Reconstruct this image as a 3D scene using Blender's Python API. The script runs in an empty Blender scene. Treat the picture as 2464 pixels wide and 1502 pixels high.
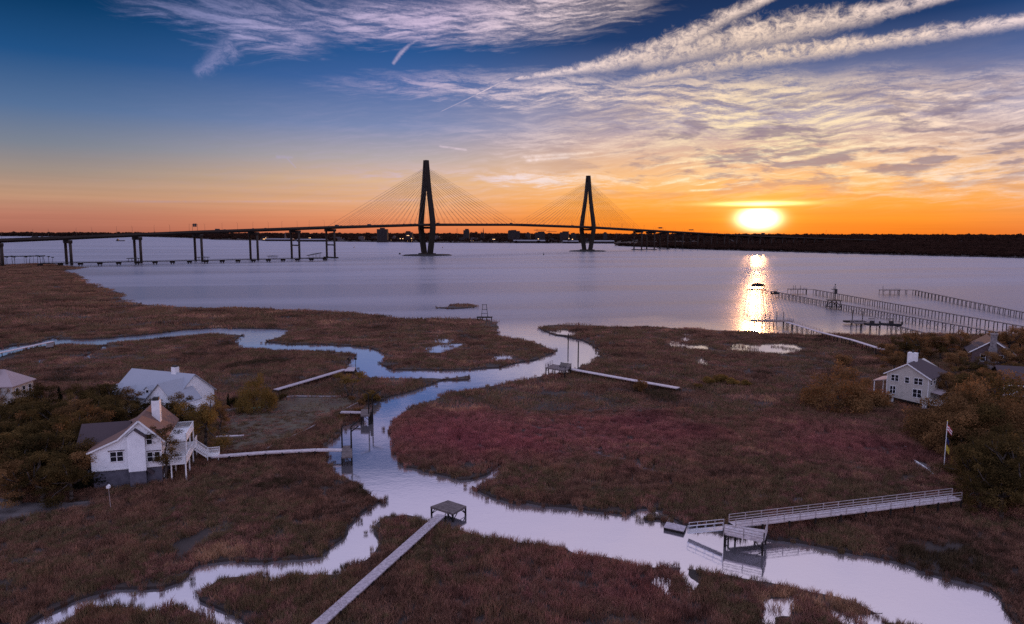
import bpy, math, random
import numpy as np
from mathutils import Vector, Matrix
from mathutils.geometry import tessellate_polygon, delaunay_2d_cdt
random.seed(7); rng = np.random.default_rng(7)
rad = math.radians
scene = bpy.context.scene
COL = scene.collection

# ------------------------------------------------------------------ camera
F, CAM_H = 1643.0, 40.0                       # focal length in units of a 2464-wide frame; drone height in metres
PITCH, ROLL = math.atan((751 - 562) / F), 0.0022
fw = np.array([0, math.cos(PITCH), -math.sin(PITCH)])
r0 = np.array([1.0, 0, 0]); u0 = np.cross(r0, fw)
RT = r0 * math.cos(ROLL) + u0 * math.sin(ROLL); UP = np.cross(RT, fw)
cam_data = bpy.data.cameras.new('camera'); cam = bpy.data.objects.new('camera', cam_data); COL.objects.link(cam)
cam_data.sensor_width = 36; cam_data.lens = 36 * F / 2464; cam_data.clip_start = 0.5; cam_data.clip_end = 60000
cam.matrix_world = Matrix(((RT[0], UP[0], -fw[0], 0), (RT[1], UP[1], -fw[1], 0), (RT[2], UP[2], -fw[2], CAM_H), (0, 0, 0, 1)))
scene.camera = cam
scene.view_settings.view_transform = 'Standard'; scene.view_settings.look = 'None'
scene.view_settings.exposure = 0.0; scene.view_settings.gamma = 1.0
scene.cycles.use_denoising = False
scene.cycles.max_bounces = 6; scene.cycles.transparent_max_bounces = 8
scene.cycles.caustics_reflective = False; scene.cycles.caustics_refractive = False
scene.cycles.sample_clamp_indirect = 4.0

def ray(px, py): return fw + RT * (px - 1232) / F + UP * (751 - py) / F
def G(px, py, z=0.0):                         # survey helper: where a sight line meets the level z
    d = ray(px, py); t = (z - CAM_H) / d[2]
    return np.array([0, 0, CAM_H]) + d * t
def GD(px, py, dist):                         # the point on a sight line at a given distance north
    d = ray(px, py); return np.array([0, 0, CAM_H]) + d * (dist / d[1])
def azel(px, py):
    d = ray(px, py); return (math.degrees(math.atan2(d[0], d[1])), math.degrees(math.asin(d[2] / np.linalg.norm(d))))

def lin(c):
    return tuple(((v / 255) / 12.92 if v / 255 <= 0.04045 else ((v / 255 + 0.055) / 1.055) ** 2.4) for v in c) + (1.0,)

# ------------------------------------------------------------------ node maths
class X:
    nt = None
    def __init__(s, k): s.k = k
    def __add__(a, b): return MA('ADD', a, b)
    __radd__ = __add__
    def __sub__(a, b): return MA('SUBTRACT', a, b)
    def __rsub__(a, b): return MA('SUBTRACT', b, a)
    def __mul__(a, b): return MA('MULTIPLY', a, b)
    __rmul__ = __mul__
    def __truediv__(a, b): return MA('DIVIDE', a, b)
    def __rtruediv__(a, b): return MA('DIVIDE', b, a)
def put(nt, sock, v):
    if isinstance(v, X): nt.links.new(v.k, sock)
    elif hasattr(v, 'is_output'): nt.links.new(v, sock)
    else: sock.default_value = v
def MA(op, *a):
    n = X.nt.nodes.new('ShaderNodeMath'); n.operation = op
    for i, v in enumerate(a): put(X.nt, n.inputs[i], v)
    return X(n.outputs[0])
def clamp(x): return MA('MINIMUM', MA('MAXIMUM', x, 0.0), 1.0)
def sst(a, b, x):
    n = X.nt.nodes.new('ShaderNodeMapRange'); n.interpolation_type = 'SMOOTHSTEP'
    put(X.nt, n.inputs[0], x); n.inputs[1].default_value = a; n.inputs[2].default_value = b
    n.inputs[3].default_value = 0; n.inputs[4].default_value = 1
    if a > b:
        n.inputs[1].default_value = b; n.inputs[2].default_value = a; n.inputs[3].default_value = 1; n.inputs[4].default_value = 0
    return X(n.outputs[0])
def vec(x, y, z=0.0):
    n = X.nt.nodes.new('ShaderNodeCombineXYZ')
    for i, v in enumerate((x, y, z)): put(X.nt, n.inputs[i], v)
    return X(n.outputs[0])
def noise(v, scale, detail=4, rough=0.55, dist=0.0):
    n = X.nt.nodes.new('ShaderNodeTexNoise'); put(X.nt, n.inputs['Vector'], v)
    n.inputs['Scale'].default_value = scale; n.inputs['Detail'].default_value = detail
    n.inputs['Roughness'].default_value = rough; n.inputs['Distortion'].default_value = dist
    return X(n.outputs[0])
def ramp(x, stops):
    n = X.nt.nodes.new('ShaderNodeValToRGB'); put(X.nt, n.inputs[0], x)
    e = n.color_ramp.elements
    while len(e) < len(stops): e.new(0.5)
    for k, (p, c) in enumerate(stops): e[k].position = p; e[k].color = c
    return X(n.outputs[0])
def mixc(f, a, b, mode='MIX'):
    n = X.nt.nodes.new('ShaderNodeMix'); n.data_type = 'RGBA'; n.blend_type = mode; n.clamp_factor = True
    put(X.nt, n.inputs[0], f); put(X.nt, n.inputs[6], a); put(X.nt, n.inputs[7], b)
    return X(n.outputs[2])
def scalec(c, f):
    n = X.nt.nodes.new('ShaderNodeVectorMath'); n.operation = 'SCALE'; put(X.nt, n.inputs[0], c); put(X.nt, n.inputs[3], f)
    return X(n.outputs[0])
def addc(a, b):
    n = X.nt.nodes.new('ShaderNodeVectorMath'); n.operation = 'ADD'; put(X.nt, n.inputs[0], a); put(X.nt, n.inputs[1], b)
    return X(n.outputs[0])

# ------------------------------------------------------------------ sun and sky
SUN_AZ, SUN_EL = azel(1825, 527)
world = bpy.data.worlds.new('World'); scene.world = world; world.use_nodes = True
def build_world():
    nt = world.node_tree; nt.nodes.clear(); X.nt = nt
    tc = nt.nodes.new('ShaderNodeTexCoord'); sp = nt.nodes.new('ShaderNodeSeparateXYZ'); nt.links.new(tc.outputs['Generated'], sp.inputs[0])
    dx, dy, dz = (X(o) for o in sp.outputs)
    az = MA('ARCTAN2', dx, dy) * 57.29578
    el = MA('ARCSINE', clamp(dz * 0.5 + 0.5) * 2.0 - 1.0) * 57.29578
    daz = az - SUN_AZ; adaz = MA('ABSOLUTE', daz)
    sdist = MA('SQRT', daz * daz + (el - SUN_EL) * (el - SUN_EL))
    R = lambda st: ramp(clamp(el / 50.0), [(e / 50.0, lin(c)) for e, c in st])
    left = R([(0, (168, 104, 88)), (1.2, (186, 122, 102)), (2.6, (190, 148, 120)), (4.2, (158, 142, 132)), (6, (124, 131, 145)), (8.5, (84, 112, 152)),
              (12, (30, 80, 132)), (15.5, (4, 54, 96)), (18.6, (2, 42, 76)), (22, (160, 160, 198)), (32, (206, 198, 224)), (50, (190, 190, 226))])
    mid = R([(0, (218, 118, 78)), (1.2, (230, 146, 100)), (2.6, (228, 170, 126)), (4.2, (222, 180, 144)), (6, (182, 170, 170)), (8.5, (124, 138, 178)),
             (12, (64, 100, 160)), (15, (20, 78, 138)), (18.6, (10, 58, 108)), (21, (178, 170, 204)), (30, (212, 202, 226)), (50, (190, 190, 226))])
    sunc = R([(0, (244, 124, 34)), (1.2, (252, 148, 46)), (2.6, (254, 168, 70)), (4.2, (250, 188, 120)), (6, (228, 184, 152)), (8.5, (168, 156, 174)),
              (12, (92, 106, 150)), (15, (26, 58, 106)), (18.6, (12, 40, 80)), (21, (178, 168, 202)), (30, (212, 202, 224)), (50, (190, 190, 226))])
    base = mixc(sst(9, 30, adaz), sunc, mid)
    base = mixc(sst(26, 56, adaz), base, left)
    # the half of the dome behind the viewer: tall lavender dusk light
    back = R([(0, (196, 170, 190)), (6, (218, 190, 214)), (20, (206, 206, 246)), (50, (180, 196, 246))])
    base = mixc(sst(0.2, -0.5, dy), base, scalec(back, SKY_BACK))
    # --- cirrus
    wn = noise(vec(az, el * 1.6), 0.10, 2); wn2 = noise(vec(az + 31.0, el * 2.2, 7.0), 0.30, 3)
    azw = az + (wn - 0.5) * 6.0
    elw = el + (wn - 0.5) * 1.4 + (wn2 - 0.5) * 0.6
    def fibre(slope, sx, sy, sc, off, det=8):
        e = elw + az * slope
        return noise(vec(azw * sx, e * sy, off), sc, det, 0.66, 0.25)
    fib = fibre(0.10, 0.20, 1.7, 1.0, 0.0); fib2 = fibre(-0.10, 0.26, 2.6, 1.3, 4.0)
    puff = noise(vec(az * 0.8, el * 1.1, 11.0), 1.3, 9, 0.70, 0.6)
    flk = noise(vec(az * 1.5, el * 2.4, 5.0), 2.2, 7, 0.72, 0.8)
    def seg(a, b, wa, wb, tex=puff, amt=1.0, fine=0.9):
        (a0, e0), (a1, e1) = azel(*a), azel(*b)
        ux, uy = a1 - a0, e1 - e0; L = math.hypot(ux, uy); k = 57.3 / F
        t = ((az - a0) * ux + (el - e0) * uy) / (L * L)
        d = (el - e0) * (ux / L) - (az - a0) * (uy / L)
        w = clamp(t) * ((wb - wa) * k) + wa * k
        q = MA('ABSOLUTE', d / w + (tex - 0.5) * (2.2 * fine))
        f = sst(1.35, 0.0, q) * sst(-0.07, 0.06, t) * sst(1.07, 0.94, t)
        return f * amt
    def blob(c, rx, ry, slope=0.0, amt=1.0):
        a0, e0 = azel(*c); k = 57.3 / F
        x = (azw - a0) + (fib - 0.5) * 9.0; y = (elw - e0) - x * slope + (fib2 - 0.5) * 2.4
        q = (x / (rx * k)); r = (y / (ry * k))
        return sst(1.0, 0.0, MA('SQRT', q * q + r * r)) * amt
    crisp = [seg((1866, -12), (1720, 52), 10, 18), seg((1730, 48), (1610, 118), 19, 27), seg((1640, 106), (1440, 160), 30, 18), seg((1460, 156), (1240, 190), 16, 5),
             seg((2300, -14), (2090, 34), 10, 18), seg((2110, 30), (1900, 66), 19, 32), seg((1920, 64), (1760, 92), 32, 35), seg((1790, 88), (1540, 150), 35, 21, amt=0.85),
             seg((2500, 44), (2250, 80), 12, 16), seg((2270, 78), (2050, 110), 16, 14), seg((2070, 106), (1780, 142), 18, 24), seg((1810, 138), (1480, 206), 22, 10, amt=0.8),
             seg((474, 180), (560, 104), 14, 30, amt=0.6), seg((945, 154), (966, 124), 4, 6, amt=0.6), seg((964, 126), (1010, 90), 6, 4, amt=0.6),
             seg((1062, 268), (1150, 226), 1.0, 1.8, fine=0.0, amt=0.45), seg((1146, 228), (1226, 188), 1.6, 2.6, fine=0.0),
             seg((1058, 352), (1122, 361), 3, 3, fine=0.3, amt=0.8), seg((1256, 378), (1430, 367), 6, 4, fine=0.4, amt=0.9), seg((1268, 386), (1370, 378), 5, 4, fine=0.4, amt=0.9),
             seg((1576, 398), (1890, 356), 2, 7, fine=0.5), seg((1640, 405), (1900, 374), 3, 6, fine=0.4, amt=0.9), seg((1590, 441), (1660, 430), 3, 5, fine=0.3),
             seg((1660, 459), (1760, 455), 3, 3, fine=0.3, amt=0.8), seg((690, 380), (712, 404), 2, 2, fine=0.2, amt=0.5), seg((664, 377), (704, 379), 5, 4, fine=0.3, amt=0.35),
             seg((1980, 427), (2150, 414), 3, 4, fine=0.3, amt=0.6), seg((300, 485), (1000, 482), 3, 3, fine=0.2, amt=0.22)]
    cr = crisp[0]
    for c in crisp[1:]: cr = MA('MAXIMUM', cr, c)
    cr = clamp(cr * (sst(0.30, 0.64, puff * 0.68 + flk * 0.32) * 0.92 + 0.10))
    soft = [blob((1060, 52), 480, 66, amt=0.95), blob((1350, 10), 300, 60, amt=0.9), blob((620, 40), 260, 56, amt=0.5), blob((650, 88), 170, 56, amt=0.75), blob((420, 30), 160, 30, amt=0.3),
            blob((1150, 205), 480, 42, 0.02, amt=0.5), blob((1330, 225), 420, 46, -0.02, amt=0.6), blob((1760, 240), 520, 86, -0.03, amt=1.05), blob((2160, 290), 560, 120, amt=0.85),
            blob((2360, 205), 300, 40, 0.05, amt=0.4), blob((1900, 360), 420, 60, amt=0.8), blob((2340, 410), 420, 70, amt=0.55), blob((1300, 425), 220, 26, amt=0.9), blob((1480, 432), 200, 24, amt=0.7),
            blob((1720, 431), 130, 18, amt=1.0), blob((1450, 330), 420, 70, amt=0.45), blob((1060, 412), 260, 20, amt=0.3)]
    sf = soft[0]
    for c in soft[1:]: sf = sf + c - sf * c
    top = sst(12.5, 15.0, el) * sst(-4.0, -12.0, daz)
    tex = sst(0.41, 0.61, fib * 0.50 + fib2 * 0.35 + flk * 0.15)
    sf = clamp(sf * 1.35) * (tex * (0.92 - top * 0.1) + 0.05 + top * 0.13)
    veil = sst(0.40, 0.72, fib2 * 0.7 + fib * 0.3) * sst(14, 4, el) * sst(60, 15, adaz) * sst(1.0, 4.0, el) * 0.35
    high = sst(17.5, 27, el) * 0.5 * sst(0.3, 0.7, fib)
    dens = clamp(MA('MAXIMUM', cr, sf) + veil + high)
    ccol = ramp(clamp(sdist / 60.0), [(0.0, lin((255, 250, 226))), (0.1, lin((255, 232, 186))), (0.2, lin((254, 224, 196))), (0.32, lin((244, 220, 216))), (0.5, lin((206, 186, 214))), (0.75, lin((150, 150, 196)))])
    col = mixc(dens, base, ccol)
    # grey-violet cloud banks low on the right
    shade = sst(0.47, 0.62, noise(vec(azw * 0.3 + 9.0, elw * 1.5, 2.0), 0.8, 5, 0.6)) * sst(2.2, 5.0, el) * sst(12.5, 8.0, el) * sst(-22, -2, daz)
    col = mixc(shade * 0.74, col, lin((128, 116, 138)))
    # bars of thin cloud close to the horizon
    bars = noise(vec(az * 0.05, el * 2.2, 3.0), 1.0, 4, 0.6)
    col = scalec(col, 1.0 + (bars - 0.5) * 0.36 * sst(7, 1, el))
    # the sun's disc and its aureole, cut by one thin bar
    def gau(sx, sy, de=0.0):
        a = daz / sx; b = (el - SUN_EL - de) / sy
        return MA('EXPONENT', (a * a + b * b) * -1.0)
    bar = 1.0 - 0.96 * sst(0.13, 0.03, MA('ABSOLUTE', el - SUN_EL - 0.92 + (bars - 0.5) * 0.2))
    g1 = gau(1.12, 0.62, 0.04) * bar; g2 = gau(2.6, 1.7, 0.2) * (bars * 0.7 + 0.6); g3 = gau(11.0, 5.5)
    g0 = gau(3.0, 0.16, 1.18) * 0.9
    col = addc(col, scalec(lin((255, 240, 190))[:3], g1 * 8.0))
    col = addc(col, scalec(lin((255, 226, 150))[:3], g0 * 2.2))
    col = addc(col, scalec(lin((255, 190, 60))[:3], g2 * 0.32))
    col = addc(col, scalec(lin((255, 150, 60))[:3], g3 * 0.10))
    # below the horizon: the dark land reflected up
    col = mixc(sst(-0.1, -1.5, el), col, lin((70, 50, 48)))
    bg = nt.nodes.new('ShaderNodeBackground'); put(nt, bg.inputs[0], col); bg.inputs[1].default_value = 1.0
    sky = nt.nodes.new('ShaderNodeTexSky'); sky.sky_type = 'NISHITA'; sky.sun_disc = False
    sky.sun_elevation = rad(SUN_EL); sky.sun_rotation = rad(SUN_AZ); sky.altitude = 40; sky.dust_density = 1.0
    bg2 = nt.nodes.new('ShaderNodeBackground'); nt.links.new(sky.outputs[0], bg2.inputs[0]); bg2.inputs[1].default_value = SKY_STRENGTH
    ad = nt.nodes.new('ShaderNodeAddShader'); out = nt.nodes.new('ShaderNodeOutputWorld')
    nt.links.new(bg.outputs[0], ad.inputs[0]); nt.links.new(bg2.outputs[0], ad.inputs[1]); nt.links.new(ad.outputs[0], out.inputs[0])
SKY_BACK, SKY_STRENGTH = 1.5, 0.002
build_world()
sun_data = bpy.data.lights.new('sun', 'SUN'); sun = bpy.data.objects.new('sun', sun_data); COL.objects.link(sun)
sun_data.energy = 1.3; sun_data.angle = rad(0.5); sun_data.color = (1.0, 0.45, 0.17)
sd = Vector((math.sin(rad(SUN_AZ)) * math.cos(rad(SUN_EL)), math.cos(rad(SUN_AZ)) * math.cos(rad(SUN_EL)), math.sin(rad(SUN_EL))))
sun.rotation_euler = sd.to_track_quat('Z', 'Y').to_euler(); sun.location = (0, 0, 300)

# ------------------------------------------------------------------ materials
def new_mat(name):
    m = bpy.data.materials.new(name); m.use_nodes = True; nt = m.node_tree; X.nt = nt
    return m, nt, nt.nodes['Principled BSDF']
def mat(name, c1, c2=None, scale=1.0, rough=0.8, bump=0.0, bscale=None, coord='Object', metallic=0.0, stretch=(1, 1, 1), spec=0.3):
    m, nt, p = new_mat(name)
    tc = nt.nodes.new('ShaderNodeTexCoord'); mp = nt.nodes.new('ShaderNodeMapping'); mp.inputs['Scale'].default_value = stretch
    nt.links.new(tc.outputs[coord], mp.inputs[0]); v = X(mp.outputs[0])
    if c2 is None: c2 = tuple(x * 0.7 for x in c1)
    n = noise(v, scale, 5, 0.6)
    put(nt, p.inputs['Base Color'], mixc(sst(0.32, 0.68, n), tuple(c1) + (1,), tuple(c2) + (1,)))
    p.inputs['Roughness'].default_value = rough; p.inputs['Metallic'].default_value = metallic
    p.inputs['Specular IOR Level'].default_value = spec
    if bump:
        b = nt.nodes.new('ShaderNodeBump'); b.inputs['Strength'].default_value = bump; b.inputs['Distance'].default_value = 0.05
        put(nt, b.inputs['Height'], noise(v, bscale or scale * 4, 4)); nt.links.new(b.outputs[0], p.inputs['Normal'])
    return m
def siding_mat(name, c, c2, pitch=0.18):
    m, nt, p = new_mat(name); tc = nt.nodes.new('ShaderNodeTexCoord'); sp = nt.nodes.new('ShaderNodeSeparateXYZ')
    nt.links.new(tc.outputs['Object'], sp.inputs[0]); z = X(sp.outputs[2])
    fr = MA('FRACT', z / pitch)
    n = noise(X(tc.outputs['Object']), 0.7, 5, 0.65)
    put(nt, p.inputs['Base Color'], mixc(sst(0.35, 0.75, n), tuple(c) + (1,), tuple(c2) + (1,)))
    b = nt.nodes.new('ShaderNodeBump'); b.inputs['Strength'].default_value = 0.6; b.inputs['Distance'].default_value = 0.04
    put(nt, b.inputs['Height'], 1.0 - fr); nt.links.new(b.outputs[0], p.inputs['Normal']); p.inputs['Roughness'].default_value = 0.6
    return m
def shingle_mat(name, c, c2):
    m, nt, p = new_mat(name); tc = nt.nodes.new('ShaderNodeTexCoord'); v = X(tc.outputs['Object'])
    n = noise(v, 0.5, 5, 0.65); n2 = noise(v, 9.0, 2)
    sp = nt.nodes.new('ShaderNodeSeparateXYZ'); nt.links.new(tc.outputs['Object'], sp.inputs[0])
    fr = MA('FRACT', X(sp.outputs[2]) / 0.16)
    put(nt, p.inputs['Base Color'], mixc(clamp(n * 0.6 + n2 * 0.5), tuple(c) + (1,), tuple(c2) + (1,)))
    b = nt.nodes.new('ShaderNodeBump'); b.inputs['Strength'].default_value = 0.5; b.inputs['Distance'].default_value = 0.03
    put(nt, b.inputs['Height'], fr + n2); nt.links.new(b.outputs[0], p.inputs['Normal']); p.inputs['Roughness'].default_value = 0.85
    return m

def water_mat(name, calm=False):
    m, nt, p = new_mat(name); nt.nodes.remove(p)
    ge = nt.nodes.new('ShaderNodeNewGeometry'); sp = nt.nodes.new('ShaderNodeSeparateXYZ'); nt.links.new(ge.outputs['Position'], sp.inputs[0])
    px, py = X(sp.outputs[0]), X(sp.outputs[1])
    pos = X(ge.outputs['Position'])
    # creeks lie still; the open river is ruffled by wind
    open_ = clamp((py - 235.0) / 90.0 + (noise(pos, 0.02, 2) - 0.5) * 0.8) if not calm else X(None)
    wave = noise(vec(px * 0.55, py * 0.8), 0.45, 4, 0.6) + noise(vec(px, py * 1.3), 1.7, 2, 0.5) * 0.35
    band = noise(vec(px * 0.0012 + py * 0.0004, py * 0.011 - px * 0.002), 1.0, 5, 0.62, 0.4)
    b = nt.nodes.new('ShaderNodeBump'); b.inputs['Distance'].default_value = 0.35
    put(nt, b.inputs['Height'], wave)
    gl = nt.nodes.new('ShaderNodeBsdfGlossy'); nt.links.new(b.outputs[0], gl.inputs['Normal'])
    df = nt.nodes.new('ShaderNodeBsdfDiffuse'); df.inputs[0].default_value = (0.27, 0.235, 0.25, 1)
    if not calm: put(nt, df.inputs[0], mixc(open_, (0.27, 0.235, 0.25, 1), (0.04, 0.036, 0.042, 1)))   # silty creeks, clearer river
    if calm:
        b.inputs['Strength'].default_value = 0.015; gl.inputs['Roughness'].default_value = 0.03
        lw = nt.nodes.new('ShaderNodeFresnel'); lw.inputs[0].default_value = 1.8
    else:
        streak = sst(0.38, 0.62, band)
        put(nt, b.inputs['Strength'], open_ * (streak * 0.34 + 0.16) + 0.035)
        put(nt, gl.inputs['Roughness'], open_ * (streak * 0.09 + 0.22) + 0.07)
        lw = nt.nodes.new('ShaderNodeFresnel'); lw.inputs[0].default_value = 1.8
    gl.inputs[0].default_value = (0.96, 0.95, 1.0, 1)
    if not calm: put(nt, gl.inputs[0], mixc(open_, (0.96, 0.95, 1.0, 1), (0.74, 0.73, 0.82, 1)))
    fac = clamp(X(lw.outputs[0]) * 0.45 + (0.66 if calm else 0.66 - open_ * 0.32))
    ms = nt.nodes.new('ShaderNodeMixShader'); put(nt, ms.inputs[0], fac); nt.links.new(df.outputs[0], ms.inputs[1]); nt.links.new(gl.outputs[0], ms.inputs[2])
    nt.links.new(ms.outputs[0], nt.nodes['Material Output'].inputs[0])
    return m

FLARE1, FLARE2, FLARE3, FLARE4 = G(1100, 1040, .5), G(1480, 1040, .5), G(1390, 1400, .5), G(2000, 1060, .5)
def veg_mat(name, cols, scale=0.06, trans=0.35, fine=1.2, marsh=False):
    """grass blades and leaves: colour drifts from place to place, light passes through"""
    m, nt, p = new_mat(name); nt.nodes.remove(p)
    ge = nt.nodes.new('ShaderNodeNewGeometry'); pos = X(ge.outputs['Position'])
    n = noise(pos, scale, 4, 0.62); n2 = noise(pos, fine, 3, 0.6)
    c = ramp(clamp((n - 0.5) * (3.0 if marsh else 1.9) + 0.5 + (n2 - 0.5) * 0.9), [(k / (len(cols) - 1), tuple(q) + (1,)) for k, q in enumerate(cols)])
    if marsh:                                            # red lens-flare tint painted into the cordgrass colour in four patches
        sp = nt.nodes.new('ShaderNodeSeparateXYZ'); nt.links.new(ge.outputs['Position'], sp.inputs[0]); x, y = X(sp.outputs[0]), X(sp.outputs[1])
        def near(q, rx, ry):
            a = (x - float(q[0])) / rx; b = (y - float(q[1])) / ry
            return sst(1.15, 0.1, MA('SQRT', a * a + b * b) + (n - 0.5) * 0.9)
        c = mixc(clamp(near(FLARE1, 24, 26) + near(FLARE2, 26, 24) * 0.75 + near(FLARE3, 18, 14) * 0.45 + near(FLARE4, 22, 24) * 0.6) * 0.60, c, (0.36, 0.095, 0.110, 1))
    oi = nt.nodes.new('ShaderNodeObjectInfo'); c = scalec(c, X(oi.outputs['Random']) * (1.1 if marsh else 0.4) + (0.70 if marsh else 0.8))
    df = nt.nodes.new('ShaderNodeBsdfDiffuse'); tr = nt.nodes.new('ShaderNodeBsdfTranslucent')
    put(nt, df.inputs[0], c); put(nt, tr.inputs[0], c)
    ms = nt.nodes.new('ShaderNodeMixShader'); ms.inputs[0].default_value = trans
    nt.links.new(df.outputs[0], ms.inputs[1]); nt.links.new(tr.outputs[0], ms.inputs[2]); nt.links.new(ms.outputs[0], nt.nodes['Material Output'].inputs[0])
    return m

M = dict(
    river=water_mat('river water'), calm=water_mat('still water', True),
    mud=mat('marsh mud', (0.055, 0.038, 0.032), (0.030, 0.021, 0.019), 0.12, 0.75, 0.6, 1.5),
    sand=mat('pale sandy soil', (0.14, 0.115, 0.11), (0.06, 0.048, 0.046), 0.35, 0.95, 0.4, 2.0),
    wrack=mat('dry wrack', (0.16, 0.115, 0.115), (0.07, 0.05, 0.05), 0.5, 0.95, 0.4, 2.0),
    lawn=mat('rough lawn', (0.12, 0.094, 0.060), (0.085, 0.060, 0.046), 0.16, 0.95, 0.5, 4.0),
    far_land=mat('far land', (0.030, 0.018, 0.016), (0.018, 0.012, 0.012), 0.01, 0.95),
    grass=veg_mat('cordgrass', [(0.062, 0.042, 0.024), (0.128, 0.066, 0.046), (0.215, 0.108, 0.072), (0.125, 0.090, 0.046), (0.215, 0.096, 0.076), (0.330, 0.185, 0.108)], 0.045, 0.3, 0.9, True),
    leaf_oak=veg_mat('live oak leaves', [(0.018, 0.014, 0.007), (0.055, 0.038, 0.015), (0.13, 0.084, 0.031), (0.26, 0.155, 0.056)], 0.22, 0.45, 0.9),
    leaf_gold=veg_mat('yellowing leaves', [(0.08, 0.054, 0.018), (0.20, 0.128, 0.038), (0.32, 0.19, 0.06)], 0.3, 0.5, 1.0),
    leaf_rust=veg_mat('rust-coloured leaves', [(0.050, 0.030, 0.014), (0.15, 0.082, 0.036), (0.25, 0.135, 0.058), (0.40, 0.22, 0.095)], 0.25, 0.5, 1.0),
    leaf_dark=veg_mat('dark cedar leaves', [(0.008, 0.010, 0.006), (0.018, 0.018, 0.010), (0.028, 0.024, 0.012)], 0.3, 0.2, 1.0),
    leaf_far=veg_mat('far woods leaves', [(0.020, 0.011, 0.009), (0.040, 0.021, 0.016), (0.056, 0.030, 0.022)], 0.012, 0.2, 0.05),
    bark=mat('bark', (0.085, 0.065, 0.055), (0.04, 0.03, 0.026), 2.0, 0.95, 0.6),
    plank=mat('weathered planks', (0.52, 0.44, 0.46), (0.32, 0.27, 0.29), 2.6, 0.8, 0.4, 8.0),
    plank_dark=mat('old dark planks', (0.17, 0.135, 0.13), (0.09, 0.072, 0.07), 2.0, 0.85, 0.4, 8.0),
    plank_pale=mat('pale deck boards', (0.62, 0.54, 0.55), (0.42, 0.36, 0.37), 2.2, 0.75, 0.3, 8.0),
    pile=mat('dark timber piles', (0.018, 0.013, 0.011), (0.010, 0.007, 0.006), 1.5, 0.9, 0.5),
    rail=mat('grey timber rails', (0.40, 0.34, 0.34), (0.25, 0.21, 0.21), 3.0, 0.8),
    alu=mat('aluminium', (0.62, 0.62, 0.66), (0.5, 0.5, 0.54), 3.0, 0.4, metallic=0.6),
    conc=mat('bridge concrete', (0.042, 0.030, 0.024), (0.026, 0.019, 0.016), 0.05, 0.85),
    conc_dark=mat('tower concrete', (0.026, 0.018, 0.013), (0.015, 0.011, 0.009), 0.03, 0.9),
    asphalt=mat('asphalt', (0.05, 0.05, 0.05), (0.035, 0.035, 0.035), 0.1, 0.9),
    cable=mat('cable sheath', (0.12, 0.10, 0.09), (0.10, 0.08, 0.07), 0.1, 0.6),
    rock=mat('rock fill', (0.035, 0.03, 0.027), (0.016, 0.014, 0.013), 0.25, 0.95, 0.8, 0.8),
    steel=mat('dark steel', (0.03, 0.026, 0.025), (0.018, 0.016, 0.016), 1.0, 0.6),
    white_siding=siding_mat('white lap siding', (0.80, 0.79, 0.80), (0.68, 0.67, 0.69)),
    white=mat('white paint', (0.80, 0.79, 0.79), (0.68, 0.67, 0.67), 1.5, 0.55),
    beige=siding_mat('beige lap siding', (0.46, 0.42, 0.37), (0.38, 0.345, 0.305)),
    brown_siding=siding_mat('dark brown siding', (0.10, 0.055, 0.055), (0.07, 0.04, 0.04)),
    pale_siding=siding_mat('pale siding', (0.46, 0.42, 0.39), (0.38, 0.35, 0.33)),
    roof_brown=shingle_mat('brown shingles', (0.21, 0.105, 0.078), (0.11, 0.060, 0.048)),
    roof_plum=shingle_mat('plum shingles', (0.075, 0.046, 0.050), (0.042, 0.028, 0.032)),
    roof_metal=shingle_mat('pale grey metal roof', (0.36, 0.37, 0.41), (0.28, 0.29, 0.33)),
    roof_tan=shingle_mat('tan ribbed roof', (0.40, 0.31, 0.31), (0.30, 0.23, 0.23)),
    block=mat('painted block', (0.11, 0.105, 0.13), (0.07, 0.066, 0.085), 0.8, 0.9, 0.4),
    glass=mat('window glass', (0.02, 0.02, 0.025), (0.012, 0.012, 0.016), 1.0, 0.08, spec=0.6),
    stone=mat('chimney stone', (0.26, 0.23, 0.23), (0.12, 0.105, 0.11), 2.2, 0.9, 0.8, 3.0),
    turquoise=mat('turquoise plastic', (0.10, 0.52, 0.46), (0.08, 0.42, 0.38), 1.0, 0.4),
    red=mat('flag red', (0.42, 0.03, 0.04), (0.30, 0.02, 0.03), 2.0, 0.8), yellow=mat('flag yellow', (0.62, 0.46, 0.06), (0.5, 0.36, 0.05), 2.0, 0.8),
    navy=mat('flag navy', (0.03, 0.04, 0.14), (0.02, 0.03, 0.1), 2.0, 0.8),
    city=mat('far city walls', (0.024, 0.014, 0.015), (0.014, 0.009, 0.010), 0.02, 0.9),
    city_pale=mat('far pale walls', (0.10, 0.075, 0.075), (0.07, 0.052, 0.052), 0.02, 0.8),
    shed_roof=mat('pale sheet roof', (0.20, 0.185, 0.21), (0.14, 0.13, 0.15), 0.02, 0.6),
    hull=mat('dark hull', (0.035, 0.032, 0.035), (0.02, 0.02, 0.022), 0.5, 0.5),
)
def lamp_mat(name, c, s):
    m, nt, p = new_mat(name); p.inputs['Base Color'].default_value = (0.1, 0.08, 0.06, 1)
    p.inputs['Emission Color'].default_value = c + (1,); p.inputs['Emission Strength'].default_value = s
    return m
M['lit'] = lamp_mat('lit lamp glass', (1.0, 0.55, 0.25), 3.0)

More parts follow.
